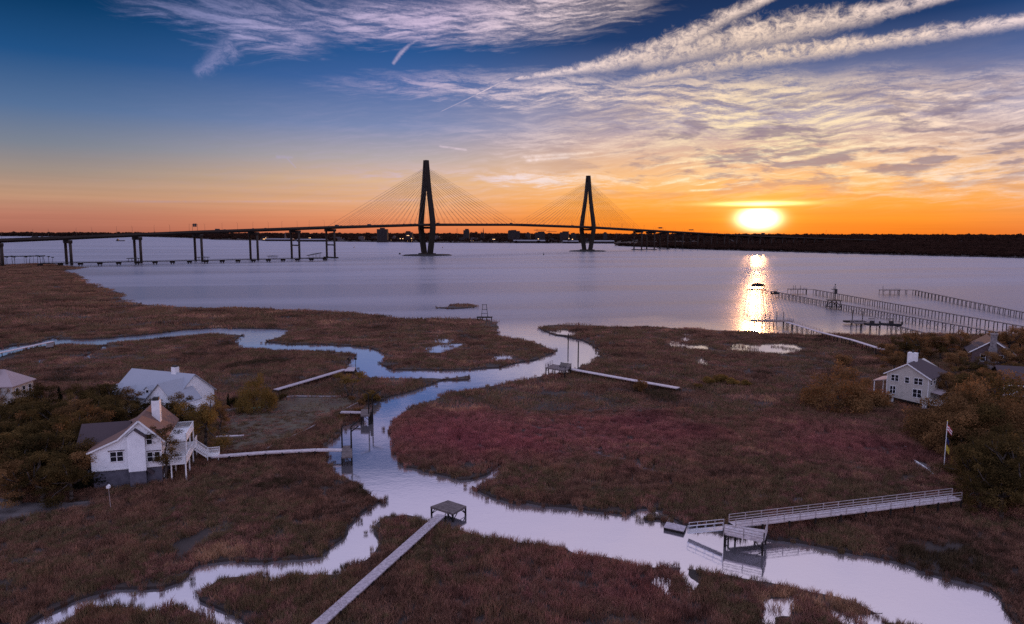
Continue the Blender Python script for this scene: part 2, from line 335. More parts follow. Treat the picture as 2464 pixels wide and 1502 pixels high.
# ------------------------------------------------------------------ things, parts, meshes
ROOT = {}
def tag(o, label=None, cat=None, group=None, kind=None):
    for k, v in (('label', label), ('category', cat), ('group', group), ('kind', kind)):
        if v: o[k] = v
    return o
def thing(name, label, cat, loc=(0, 0, 0), rz=0.0, group=None):
    o = bpy.data.objects.new(name, None); COL.objects.link(o); o.empty_display_size = 0.3
    o.location = [float(v) for v in loc]; o.rotation_euler = (0, 0, rz)
    ROOT[o.name] = Matrix.Translation(Vector(o.location)) @ Matrix.Rotation(rz, 4, 'Z')
    return tag(o, label, cat, group)
class MB:
    """collects solids; build() links them as one mesh object"""
    def __init__(s): s.v = []; s.f = []
    def add(s, vs, fs):
        o = len(s.v); s.v += [tuple(map(float, q)) for q in vs]; s.f += [tuple(i + o for i in q) for q in fs]; return s
    def hexa(s, b, t):
        return s.add(list(b) + list(t), [(3, 2, 1, 0), (4, 5, 6, 7), (0, 1, 5, 4), (1, 2, 6, 5), (2, 3, 7, 6), (3, 0, 4, 7)])
    def box(s, x0, x1, y0, y1, z0, z1):
        r = [(x0, y0), (x1, y0), (x1, y1), (x0, y1)]
        return s.hexa([q + (z0,) for q in r], [q + (z1,) for q in r])
    def beam(s, a, b, w, h=None, up=(0, 0, 1)):
        a, b = Vector(a), Vector(b); h = h or w; d = (b - a).normalized(); u = Vector(up)
        if abs(d.dot(u)) > 0.98: u = Vector((1, 0, 0))
        r = d.cross(u).normalized() * (w / 2); u = r.cross(d).normalized() * (h / 2)
        return s.hexa([a - r - u, a + r - u, a + r + u, a - r + u], [b - r - u, b + r - u, b + r + u, b - r + u])
    def tube(s, a, b, ra, rb=None, n=8):
        a, b = Vector(a), Vector(b); rb = ra if rb is None else rb; d = (b - a).normalized()
        u = Vector((0, 0, 1)) if abs(d.z) < 0.9 else Vector((1, 0, 0)); x = d.cross(u).normalized(); y = d.cross(x).normalized()
        ring = lambda c, r: [c + x * (r * math.cos(2 * math.pi * k / n)) + y * (r * math.sin(2 * math.pi * k / n)) for k in range(n)]
        return s.add(ring(a, ra) + ring(b, rb), [(k, (k + 1) % n, n + (k + 1) % n, n + k) for k in range(n)] + [tuple(range(n))[::-1], tuple(range(n, 2 * n))])
    def chain(s, pts, rs, n=7):
        for (a, b, p, q) in zip(pts, pts[1:], rs, rs[1:]): s.tube(a, b, p, q, n)
        return s
    def prism(s, prof, axis, a, b):
        """extrude a convex/concave outline [(u, z)] along 'x' or 'y' from a to b"""
        P = (lambda u, z, t: (t, u, z)) if axis == 'x' else (lambda u, z, t: (u, t, z))
        n = len(prof); vs = [P(u, z, a) for u, z in prof] + [P(u, z, b) for u, z in prof]
        tri = tessellate_polygon([[Vector((u, z, 0)) for u, z in prof]])
        fs = [tuple(t) for t in tri] + [tuple(i + n for i in t)[::-1] for t in tri] + [(k, (k + 1) % n, n + (k + 1) % n, n + k) for k in range(n)]
        return s.add(vs, fs)
    def slab(s, quad, th):
        """a thick sheet hung below four (or more) points"""
        n = len(quad); top = [Vector(q) for q in quad]; bot = [q - Vector((0, 0, th)) for q in top]
        return s.add(top + bot, [tuple(range(n)), tuple(range(n, 2 * n))[::-1]] + [(k, n + k, n + (k + 1) % n, (k + 1) % n) for k in range(n)])
    def ball(s, c, r, n=8, m=6, sq=(1, 1, 1)):
        vs = [(c[0] + r * sq[0] * math.sin(math.pi * i / m) * math.cos(2 * math.pi * j / n), c[1] + r * sq[1] * math.sin(math.pi * i / m) * math.sin(2 * math.pi * j / n), c[2] + r * sq[2] * math.cos(math.pi * i / m)) for i in range(m + 1) for j in range(n)]
        return s.add(vs, [(i * n + j, i * n + (j + 1) % n, (i + 1) * n + (j + 1) % n, (i + 1) * n + j) for i in range(m) for j in range(n)])
    def build(s, name, m, parent=None, root=None, smooth=False, world=False):
        vs = s.v
        if world and (root or parent):
            iv = ROOT[(root or parent).name].inverted(); vs = [tuple(iv @ Vector(q)) for q in vs]
        me = bpy.data.meshes.new(name); me.from_pydata(vs, [], s.f); me.materials.append(M[m] if isinstance(m, str) else m)
        import bmesh
        bm = bmesh.new(); bm.from_mesh(me); bmesh.ops.recalc_face_normals(bm, faces=bm.faces); bm.to_mesh(me); bm.free()
        if smooth: me.polygons.foreach_set('use_smooth', [True] * len(me.polygons))
        o = bpy.data.objects.new(name, me); COL.objects.link(o); o.parent = parent
        return o
def struct(name, mb, m):
    return tag(mb.build(name, m), kind='structure')
def copy_tree(o, kids, loc=None, rz=None, sc=None, label=None, group=None):
    c = o.copy(); COL.objects.link(c)
    if loc is not None: c.location = [float(v) for v in loc]
    if rz is not None: c.rotation_euler = (0, 0, rz)
    if sc is not None: c.scale = (sc, sc, sc) if not hasattr(sc, '__len__') else sc
    if label: c['label'] = label
    if group: c['group'] = group
    for k, subs in kids:
        q = k.copy(); COL.objects.link(q); q.parent = c
        for j in subs:
            w = j.copy(); COL.objects.link(w); w.parent = q
    return c

# ------------------------------------------------------------------ land and water
LAND_Z = 0.35
def inside(poly, P):
    P = np.asarray(P); x, y = P[:, 0], P[:, 1]; r = np.zeros(len(P), bool); n = len(poly)
    for i in range(n):
        x0, y0 = poly[i]; x1, y1 = poly[(i + 1) % n]
        if y0 == y1: continue
        c = (y0 > y) != (y1 > y); r ^= c & (x < (x1 - x0) * (y - y0) / (y1 - y0) + x0)
    return r
def outline(px, jag=0.010, lift=1.25, z=0.0, chaikin=1, side=-1):
    """survey a shoreline: sight lines to its points, met with the ground; where water lies behind the land the reeds' tops are what shows"""
    p = np.array(px, float)
    for _ in range(chaikin):
        q = np.roll(p, -1, 0); p = np.stack([p * 0.75 + q * 0.25, p * 0.25 + q * 0.75], 1).reshape(-1, 2)
    area = np.sum(p[:, 0] * np.roll(p[:, 1], -1) - np.roll(p[:, 0], -1) * p[:, 1])
    t = np.roll(p, -1, 0) - np.roll(p, 1, 0); nrm = np.stack([t[:, 1], -t[:, 0]], 1) * (1 if area > 0 else -1)
    nrm /= np.maximum(np.linalg.norm(nrm, axis=1, keepdims=True), 1e-6)
    w = np.array([G(a, b, z + lift * max(0.0, side * n[1]))[:2] for (a, b), n in zip(p, nrm)])
    out = []
    for k in range(len(w)):
        a, b = w[k], w[(k + 1) % len(w)]; L = np.linalg.norm(b - a); step = max(1.2, 0.012 * np.linalg.norm(a)); m = int(min(40, max(1, L / step)))
        for j in range(m): out.append(a + (b - a) * j / m)
    out = np.array(out); D = np.linalg.norm(out, axis=1, keepdims=True)
    j = rng.normal(0, 1, out.shape); j = (j + np.roll(j, 1, 0)) * 0.7
    return out + np.clip(j, -1.6, 1.6) * D * jag * 0.35
def sheet(name, poly, z, m, skirt=0.0, kind='structure'):
    pts = [Vector((float(x), float(y))) for x, y in poly]; n = len(pts)
    cv, _, cf, _, _, _ = delaunay_2d_cdt(pts, [], [list(range(n))], 1, 1e-5)
    mb = MB(); mb.add([(p.x, p.y, z) for p in cv], [tuple(f) for f in cf])
    if skirt:
        vs = [(p.x, p.y, z) for p in pts]; fs = []
        vs += [(p.x, p.y, z - skirt) for p in pts]; fs += [(k, (k + 1) % n, n + (k + 1) % n, n + k) for k in range(n)]
        mb.add(vs, fs)
    o = mb.build(name, m); tag(o, kind=kind); return o

L_NW = [(0, 637), (60, 634), (90, 632), (150, 636), (180, 641), (229, 643), (205, 646), (170, 649), (150, 654), (172, 655), (195, 665), (205, 679), (240, 687), (262, 694), (300, 706), (290, 713), (297, 719), (327, 727), (380, 731), (430, 733), (490, 737), (560, 737), (616, 738), (700, 742), (780, 743), (850, 747), (891, 752), (928, 758), (978, 763), (1060, 763), (1141, 763), (1191, 768), (1202, 781), (1198, 790), (1206, 802), (1193, 804), (1232, 809), (1294, 821), (1329, 834), (1344, 841), (1332, 848), (1300, 860), (1287, 870), (1232, 877), (1181, 888), (1116, 889), (1016, 892), (941, 892), (913, 877), (916, 867), (931, 855), (916, 842), (866, 834), (766, 830), (641, 827), (631, 822), (648, 812), (698, 800), (678, 793), (616, 790), (475, 791), (350, 805), (250, 815), (155, 818), (135, 813), (146, 797), (140, 795), (129, 814), (107, 821), (85, 826), (40, 832), (0, 840), (-300, 900), (-500, 800), (-400, 690), (-200, 650)]
L_W = [(-300, 960), (0, 850), (75, 835), (82, 830), (130, 828), (155, 822), (225, 823), (252, 826), (240, 838), (195, 859), (198, 861), (250, 838), (264, 826), (275, 819), (350, 811), (425, 805), (515, 797), (560, 800), (600, 803), (575, 815), (555, 824), (575, 829), (616, 832), (716, 837), (816, 838), (848, 846), (851, 857), (838, 867), (833, 877), (856, 892), (866, 899), (916, 903), (1016, 902), (1123, 904), (1116, 908), (1041, 924), (991, 941), (928, 957), (913, 964), (893, 972), (884, 984), (872, 1000), (868, 1017), (828, 1024), (811, 1042), (786, 1074), (783, 1089), (796, 1114), (813, 1132), (866, 1162), (900, 1185), (921, 1204), (911, 1212), (861, 1237), (856, 1254), (838, 1264), (841, 1282), (816, 1307), (778, 1332), (716, 1347), (616, 1353), (537, 1347), (475, 1357), (450, 1389), (412, 1412), (330, 1418), (250, 1422), (175, 1449), (75, 1494), (-60, 1590), (-560, 2200), (-1200, 2200), (-1200, 1200)]
L_S = [(480, 1437), (486, 1415), (500, 1397), (537, 1372), (616, 1366), (666, 1382), (708, 1364), (791, 1362), (836, 1359), (828, 1349), (878, 1332), (903, 1307), (913, 1287), (908, 1267), (911, 1244), (936, 1227), (966, 1221), (1016, 1237), (1036, 1247), (1073, 1258), (1116, 1265), (1232, 1286), (1307, 1297), (1357, 1307), (1407, 1317), (1482, 1332), (1557, 1347), (1642, 1349), (1707, 1359), (1848, 1382), (1973, 1414), (2073, 1437), (2130, 1464), (2128, 1477), (2150, 1487), (2190, 1488), (2240, 1512), (2340, 1640), (2500, 2200), (300, 2200), (560, 1640), (620, 1520), (577, 1478), (525, 1462)]
L_SW = [(60, 1530), (140, 1487), (200, 1454), (262, 1442), (300, 1447), (325, 1456), (380, 1450), (425, 1442), (450, 1442), (475, 1457), (520, 1482), (560, 1510), (520, 1640), (240, 2200), (-500, 2200), (-40, 1640)]
L_E = [(3300, 2200), (2560, 1640), (2480, 1530), (2448, 1500), (2410, 1464), (2398, 1432), (2323, 1404), (2223, 1377), (2135, 1344), (2048, 1331), (1980, 1322), (1918, 1311), (1848, 1299), (1732, 1278), (1642, 1262), (1620, 1247), (1607, 1234), (1577, 1224), (1537, 1227), (1515, 1238), (1482, 1239), (1407, 1229), (1332, 1219), (1260, 1208), (1232, 1212), (1166, 1192), (1136, 1177), (1140, 1166), (1191, 1144), (1213, 1129), (1204, 1113), (1199, 1126), (1180, 1138), (1136, 1153), (1100, 1156), (1053, 1142), (991, 1127), (978, 1124), (951, 1097), (936, 1052), (936, 1022), (961, 992), (1016, 964), (1091, 937), (1153, 924), (1203, 918), (1232, 909), (1277, 902), (1312, 894), (1357, 892), (1372, 884), (1407, 872), (1444, 854), (1449, 847), (1439, 839), (1407, 824), (1362, 812), (1327, 801), (1299, 791), (1307, 782), (1332, 776), (1407, 778), (1482, 781), (1582, 781), (1682, 787), (1807, 793), (1848, 797), (1923, 800), (1973, 803), (1985, 798), (2023, 798), (2040, 801), (2148, 801), (2198, 799), (2464, 800), (2750, 800), (3000, 1000), (3400, 1560)]
L_ISLE = [(1045, 739), (1068, 734), (1090, 731), (1095, 728), (1142, 729), (1145, 739), (1100, 743), (1062, 743)]
L_TUFT = [(1540, 1240), (1552, 1233), (1575, 1231), (1600, 1240), (1592, 1249), (1556, 1250)]
LANDS = [outline(p) for p in (L_NW, L_W, L_S, L_SW, L_E, L_ISLE, L_TUFT)]
for p in LANDS: sheet('marsh_ground', p, LAND_Z, 'mud', 0.75)
mb = MB(); mb.add([(-30000, -300, 0), (30000, -300, 0), (30000, 40000, 0), (-30000, 40000, 0)], [(0, 1, 2, 3)]); struct('river', mb, 'river')
def pond(px, z=LAND_Z, jag=0.012, lift=1.0, name='pond', m='calm', dz=0.02):
    w = outline(px, jag, lift, z, 1, 1); sheet(name, w, z + dz, m); return w
POND_PX = [[(858, 775), (868, 770), (884, 770), (882, 777)], [(848, 784), (858, 782), (862, 786), (852, 787)], [(921, 814), (938, 810), (958, 808), (945, 816), (932, 818)],
           [(1039, 806), (1044, 804), (1056, 813), (1090, 816), (1085, 820), (1060, 820), (1041, 818)], [(1020, 841), (1050, 830), (1085, 827), (1120, 829), (1085, 835), (1075, 842), (1040, 843)],
           [(1198, 845), (1206, 843), (1214, 845), (1205, 847)], [(1185, 864), (1200, 855), (1236, 853), (1232, 858), (1215, 861)], [(1325, 791), (1345, 792), (1380, 797), (1398, 804), (1375, 803), (1345, 799), (1328, 796)],
           [(1632, 817), (1640, 806), (1650, 802), (1664, 801), (1658, 815)], [(1596, 821), (1622, 823), (1660, 828), (1712, 832), (1708, 836), (1660, 833), (1620, 829)],
           [(1738, 832), (1770, 826), (1820, 830), (1850, 828), (1900, 826), (1940, 833), (1925, 842), (1880, 846), (1830, 843), (1780, 839)], [(1662, 866), (1690, 865), (1716, 868), (1710, 874), (1690, 870)],
           [(1460, 816), (1470, 818), (1473, 819), (1461, 819)], [(80, 868), (92, 858), (108, 845), (118, 843), (104, 858), (96, 872)],
           [(1632, 1352), (1645, 1352), (1655, 1374), (1676, 1392), (1682, 1410), (1664, 1414), (1650, 1390), (1640, 1370)], [(1566, 1381), (1590, 1388), (1612, 1396), (1618, 1412), (1604, 1410), (1586, 1398)],
           [(1840, 1452), (1880, 1436), (1908, 1429), (1926, 1435), (1898, 1460), (1880, 1476), (1872, 1508), (1850, 1508)], [(1990, 1468), (2020, 1478), (2075, 1482), (2128, 1480), (2130, 1490), (2070, 1500), (2010, 1494)]]
PONDS = [pond(p) for p in POND_PX]
LAWN = outline([(505, 1088), (530, 1040), (540, 1006), (580, 994), (640, 975), (700, 958), (780, 957), (838, 956), (876, 962), (862, 974), (810, 990), (780, 1010), (735, 1032), (700, 1052), (620, 1080), (560, 1094)], 0.004, 0, LAND_Z)
sheet('lawn', LAWN, LAND_Z + 0.012, 'lawn')
SANDS = [pond(p, name='sand', m='sand', dz=0.016, lift=0) for p in ([(-60, 1285), (0, 1266), (60, 1252), (150, 1232), (236, 1214), (190, 1205), (120, 1210), (60, 1218), (0, 1200), (-60, 1190)], [(2190, 1101), (2205, 1102), (2240, 1128), (2250, 1146), (2240, 1142), (2210, 1122)])]
WRACK = [pond(p, name='bare_ground', m='wrack', dz=0.014, lift=0) for p in ([(1372, 1022), (1392, 1024), (1420, 1044), (1452, 1052), (1440, 1056), (1405, 1048)], [(1408, 1074), (1440, 1082), (1480, 1098), (1530, 1112), (1590, 1136), (1650, 1148), (1630, 1152), (1560, 1136), (1490, 1112), (1440, 1092)],
                                                  [(1730, 1158), (1780, 1180), (1850, 1192), (1920, 1196), (1960, 1208), (1900, 1206), (1820, 1200), (1760, 1184)])]

# ------------------------------------------------------------------ growing things
def tuft_proto(name, n, r, h, w, lean=0.35, seed=0):
    g = np.random.default_rng(seed); vs, fs = [], []
    for k in range(n):
        a, q = g.uniform(0, 6.283), r * math.sqrt(g.uniform()); x, y = q * math.cos(a), q * math.sin(a); hh = h * g.uniform(0.55, 1.15)
        b = g.uniform(0, 6.283); dx, dy = math.cos(b) * w / 2, math.sin(b) * w / 2; lx, ly = g.normal(0, lean, 2) * hh
        o = len(vs); vs += [(x - dx, y - dy, -0.05), (x + dx, y + dy, -0.05), (x + lx * .4 + dx * .7, y + ly * .4 + dy * .7, hh * .6), (x + lx * .4 - dx * .7, y + ly * .4 - dy * .7, hh * .6), (x + lx, y + ly, hh)]
        fs += [(o, o + 1, o + 2, o + 3), (o + 3, o + 2, o + 4)]
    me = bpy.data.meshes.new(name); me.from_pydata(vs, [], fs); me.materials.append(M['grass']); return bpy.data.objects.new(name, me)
def leaf_mesh(name, blobs, n, size, m, seed, flat=0.0, tree=None):
    """leaf-sized quads spread through overlapping clumps (centre, radii), thicker towards each clump's shell"""
    g = np.random.default_rng(seed); wts = np.array([b[1][0] * b[1][1] * b[1][2] for b in blobs]) ** 0.7; wts /= wts.sum()
    idx = g.choice(len(blobs), n, p=wts); c = np.array([b[0] for b in blobs])[idx]; r = np.array([b[1] for b in blobs])[idx]
    d = g.normal(size=(n, 3)); d /= np.linalg.norm(d, axis=1, keepdims=True); q = g.uniform(size=(n, 1)) ** 0.42
    p = c + d * r * q * (1 + g.normal(0, .09, (n, 1)))
    nr = d * 0.7 + g.normal(0, 0.8, (n, 3)); nr /= np.linalg.norm(nr, axis=1, keepdims=True)
    t = np.cross(nr, g.normal(size=(n, 3))); t /= np.linalg.norm(t, axis=1, keepdims=True); b = np.cross(nr, t)
    s = size * g.uniform(0.6, 1.25, (n, 1)); v = np.stack([p - t * s, p - b * s * .5, p + t * s, p + b * s * .5], 1).reshape(-1, 3)
    me = bpy.data.meshes.new(name); me.from_pydata(v.tolist(), [], np.arange(4 * n).reshape(-1, 4).tolist()); me.materials.append(M[m])
    return me
def instancer(name, protos, pts, scl, rot, idx, kind='stuff', zs=None):
    me = bpy.data.meshes.new(name); me.from_pydata(np.asarray(pts, float).tolist(), [], [])
    for nm, typ, val in (('scl', 'FLOAT', scl), ('rot', 'FLOAT', rot), ('idx', 'INT', idx), ('zs', 'FLOAT', zs if zs is not None else scl)):
        a = me.attributes.new(nm, typ, 'POINT'); a.data.foreach_set('value', np.asarray(val, np.int32 if typ == 'INT' else np.float32))
    o = bpy.data.objects.new(name, me); COL.objects.link(o); tag(o, kind=kind)
    ng = bpy.data.node_groups.new(name, 'GeometryNodeTree')
    ng.interface.new_socket('Geometry', in_out='INPUT', socket_type='NodeSocketGeometry'); ng.interface.new_socket('Geometry', in_out='OUTPUT', socket_type='NodeSocketGeometry')
    N = ng.nodes.new; gi = N('NodeGroupInput'); go = N('NodeGroupOutput'); ip = N('GeometryNodeInstanceOnPoints'); jn = N('GeometryNodeJoinGeometry')
    for p in protos[::-1]:                            # a join lists its inputs last-linked first
        oi = N('GeometryNodeObjectInfo'); oi.inputs[0].default_value = p; oi.inputs['As Instance'].default_value = True; ng.links.new(oi.outputs['Geometry'], jn.inputs[0])
    def attr(nm, typ):
        a = N('GeometryNodeInputNamedAttribute'); a.data_type = typ; a.inputs[0].default_value = nm; return a.outputs[0]
    ng.links.new(gi.outputs[0], ip.inputs['Points']); ng.links.new(jn.outputs[0], ip.inputs['Instance']); ip.inputs['Pick Instance'].default_value = True
    ng.links.new(attr('idx', 'INT'), ip.inputs['Instance Index'])
    cr = N('ShaderNodeCombineXYZ'); ng.links.new(attr('rot', 'FLOAT'), cr.inputs[2]); ng.links.new(cr.outputs[0], ip.inputs['Rotation'])
    cs = N('ShaderNodeCombineXYZ'); s = attr('scl', 'FLOAT'); ng.links.new(s, cs.inputs[0]); ng.links.new(s, cs.inputs[1]); ng.links.new(attr('zs', 'FLOAT'), cs.inputs[2]); ng.links.new(cs.outputs[0], ip.inputs['Scale'])
    ng.links.new(ip.outputs[0], go.inputs[0])
    md = o.modifiers.new('scatter', 'NODES'); md.node_group = ng
    return o

def smooth_noise(P, scale, seed):
    g = np.random.default_rng(seed); k = g.normal(size=(10, 2)) / scale; ph = g.uniform(0, 6.283, 10)
    return np.cos(P @ k.T + ph).sum(1) / 10 ** 0.5
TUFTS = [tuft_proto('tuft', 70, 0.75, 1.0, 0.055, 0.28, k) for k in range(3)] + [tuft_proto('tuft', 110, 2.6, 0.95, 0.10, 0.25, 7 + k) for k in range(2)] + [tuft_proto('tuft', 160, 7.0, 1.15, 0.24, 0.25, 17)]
FOOT = []      # house footprints (filled in as houses are built): no reeds grow there
def grow_marsh():
    pts, scl, idx, zs = [], [], [], []
    bands = [(40, 150, 1.75, 0), (150, 290, 0.22, 1), (290, 900, 0.034, 2)]
    for d0, d1, dens, lod in bands:
        W = math.tan(rad(40)); n = int((d1 * d1 - d0 * d0) * W * dens)
        y = np.sqrt(rng.uniform(d0 * d0, d1 * d1, n)); x = y * rng.uniform(-W, W, n); P = np.stack([x, y], 1)
        ok = np.zeros(n, bool)
        inset = (0.55, 1.5, 3.5)[lod]                      # a tuft is rooted far enough in to keep its blades on the land
        for l in LANDS:
            q = inside(l, P)
            for dx, dy in ((1, 0), (-1, 0), (0, 1), (0, -1)): q[q] = inside(l, P[q] + np.array([dx, dy]) * inset)
            ok |= q
        for w in PONDS: ok &= ~(inside(w, P) & (rng.uniform(size=n) < (0.94 if lod < 2 else 0.97)))
        for w in WRACK: ok &= ~(inside(w, P) & (rng.uniform(size=n) < 0.75))
        for w in SANDS + FOOT: ok &= ~inside(w, P)
        lawn = inside(LAWN, P)
        ok &= ~((smooth_noise(P, 3.2, 9) > 1.25) & (rng.uniform(size=n) < 0.8))      # bare hollows
        ok &= ~(lawn & (rng.uniform(size=n) < 0.6))
        P = P[ok]; lawn = lawn[ok]; h = 1.0 + 0.26 * smooth_noise(P, 8, 3) + 0.22 * smooth_noise(P, 2.2, 4) + rng.normal(0, .1, len(P))
        h = np.clip(h, 0.45, 1.7) * np.where(lawn, 0.2, 1.0)
        pts.append(np.c_[P, np.full(len(P), LAND_Z)]); s = rng.uniform(0.85, 1.2, len(P)); scl.append(s); zs.append(h * (0.80 if lod < 2 else 0.85))
        idx.append(rng.integers(0, 3, len(P)) if lod == 0 else rng.integers(3, 5, len(P)) if lod == 1 else np.full(len(P), 5))
    # a fringe of reeds standing in the shallows along every bank
    for l in LANDS:
        D = np.linalg.norm(l, axis=1); q = l[(D < 480) & (l[:, 1] > 50)]
        for rep in range(3):
            s = q + rng.normal(0, 0.38, q.shape) * (1 + (rep == 2)); m = inside(l, s) | (rng.uniform(size=len(s)) < 0.4); s = s[m]
            pts.append(np.c_[s, np.full(len(s), 0.1)]); scl.append(rng.uniform(.35, .65, len(s))); zs.append(rng.uniform(.45, .95, len(s))); idx.append(rng.integers(0, 3, len(s)))
    pts, scl, idx, zs = map(np.concatenate, (pts, scl, idx, zs))
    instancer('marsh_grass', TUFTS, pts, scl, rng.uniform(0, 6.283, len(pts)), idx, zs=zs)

# each kind of tree once: crown and trunk as parts
def limb(mb, a, b, ra, rb, bend, g, k=4):
    a, b = Vector(a), Vector(b); pts = [a.lerp(b, t / k) + Vector(g.normal(0, bend, 3)) * (1 if 0 < t < k else 0) for t in range(k + 1)]
    mb.chain(pts, [ra + (rb - ra) * t / k for t in range(k + 1)], 7); return pts
def tree_proto(kind, seed):
    g = np.random.default_rng(seed); tk = MB(); blobs = []
    if kind == 'oak':                                   # 8 m tall, round and dense
        top = limb(tk, (0, 0, -.3), (g.normal(0, .3), g.normal(0, .3), 3.2), .28, .2, .12, g)[-1]
        for k in range(24):
            a = k * 2.4 + g.uniform(0, .9); q = g.uniform(.3, 3.5); z = g.uniform(2.6, 7.6) - q * .42; c = (q * math.cos(a), q * math.sin(a), z)
            blobs.append((c, (g.uniform(.55, 1.5), g.uniform(.55, 1.5), g.uniform(.4, .95))))
            if k % 2 == 0: limb(tk, top, c, .12, .04, .15, g, 3)
        n, s = 8000, .115
    elif kind == 'dome':                                # a low broad thicket tree, leaves to the ground
        limb(tk, (0, 0, -.3), (0, 0, 2.5), .25, .12, .1, g)
        for k in range(22):
            a = k * 2.4; q = 3.3 * math.sqrt((k + .5) / 22); c = (q * math.cos(a), q * math.sin(a), (4.5 - q * q * .28) * g.uniform(.6, 1.15))
            blobs.append((c, (g.uniform(.6, 1.4), g.uniform(.6, 1.4), g.uniform(.5, 1.1))))
        for k in range(10):
            a = k * .628; blobs.append(((3.1 * math.cos(a), 3.1 * math.sin(a), 1.0), (1.0, 1.0, 1.0)))
        n, s = 11000, .11
    elif kind == 'sparse':                              # a thin pine-like tree: open sprays on a crooked stem
        stem = limb(tk, (0, 0, -.3), (g.normal(0, .5), .3, 8.6), .2, .05, .16, g, 7)
        for k in range(22):
            b = stem[3 + k % 5]; a = k * 2.1 + g.uniform(0, .8); q = g.uniform(.5, 3.0); c = (b.x + q * math.cos(a), b.y + q * math.sin(a), b.z + g.uniform(-.3, .8))
            limb(tk, b, c, .06, .02, .1, g, 3); blobs.append((c, (g.uniform(.6, 1.3), g.uniform(.6, 1.3), g.uniform(.3, .6))))
        n, s = 4600, .11
    elif kind == 'bare':                                # low spreading tree with thin foliage
        for st in range(3):
            a = st * 2.1; t = limb(tk, (0, 0, -.3), (1.0 * math.cos(a), 1.0 * math.sin(a), 3.0), .16, .08, .15, g)[-1]
            for k in range(5):
                b = a + g.uniform(-1.3, 1.3); c = (t.x + 1.6 * math.cos(b), t.y + 1.6 * math.sin(b), t.z + g.uniform(.5, 1.9)); limb(tk, t, c, .06, .02, .12, g, 3)
                blobs.append((c, (.8, .8, .4)))
        n, s = 1300, .15
    elif kind == 'column':
        limb(tk, (0, 0, -.3), (0, 0, 4), .16, .05, .03, g)
        for k in range(9): blobs.append(((g.normal(0, .1), g.normal(0, .1), .6 + k * .6), (.75 - .06 * k, .75 - .06 * k, .7)))
        n, s = 2600, .13
    else:                                               # bush, 2 m
        limb(tk, (0, 0, -.2), (0, 0, .9), .08, .04, .05, g)
        for k in range(9):
            a = k * 2.4; q = 1.0 * math.sqrt((k + .5) / 9); blobs.append(((q * math.cos(a), q * math.sin(a), g.uniform(.7, 1.5) - q * .3), (.6, .6, .5)))
        n, s = 1500, .11
    return tk, blobs, n, s
TREE_MESH = {}; wl_g = 'wood around the white gabled house'
def tree_parts(kind, leafm, seed):
    k = (kind, leafm, seed)
    if k not in TREE_MESH:
        tk, blobs, n, s = tree_proto(kind, seed)
        t = tk.build('trunk', 'bark', smooth=True); c = bpy.data.objects.new('crown', leaf_mesh('crown', blobs, n, s, leafm, seed + 50))
        COL.objects.unlink(t); TREE_MESH[k] = (t, c)
    return TREE_MESH[k]
def plant(kind, leafm, seed, px, py, h, label, group, name='tree', cat='tree', wide=1.0):
    base = dict(oak=8.0, dome=5.4, sparse=9.2, bare=5.0, column=6.0, bush=2.1)[kind]
    h *= {wl_g: 1.18, 'near clump behind the flagpole': 1.38, 'clump right of the beige house': 1.2, 'wood behind the beige house': 1.12, 'dark clump past the railed dock': 1.2}.get(group, 1.0)
    p = G(px, py, LAND_Z); o = bpy.data.objects.new(name, None); COL.objects.link(o); o.location = p; o.rotation_euler = (0, 0, random.uniform(0, 6.28))
    k = h / base; o.scale = (k * wide, k * wide, k); tag(o, label, cat, group)
    for q in tree_parts(kind, leafm, seed):
        c = q.copy(); COL.objects.link(c); c.parent = o
    return o
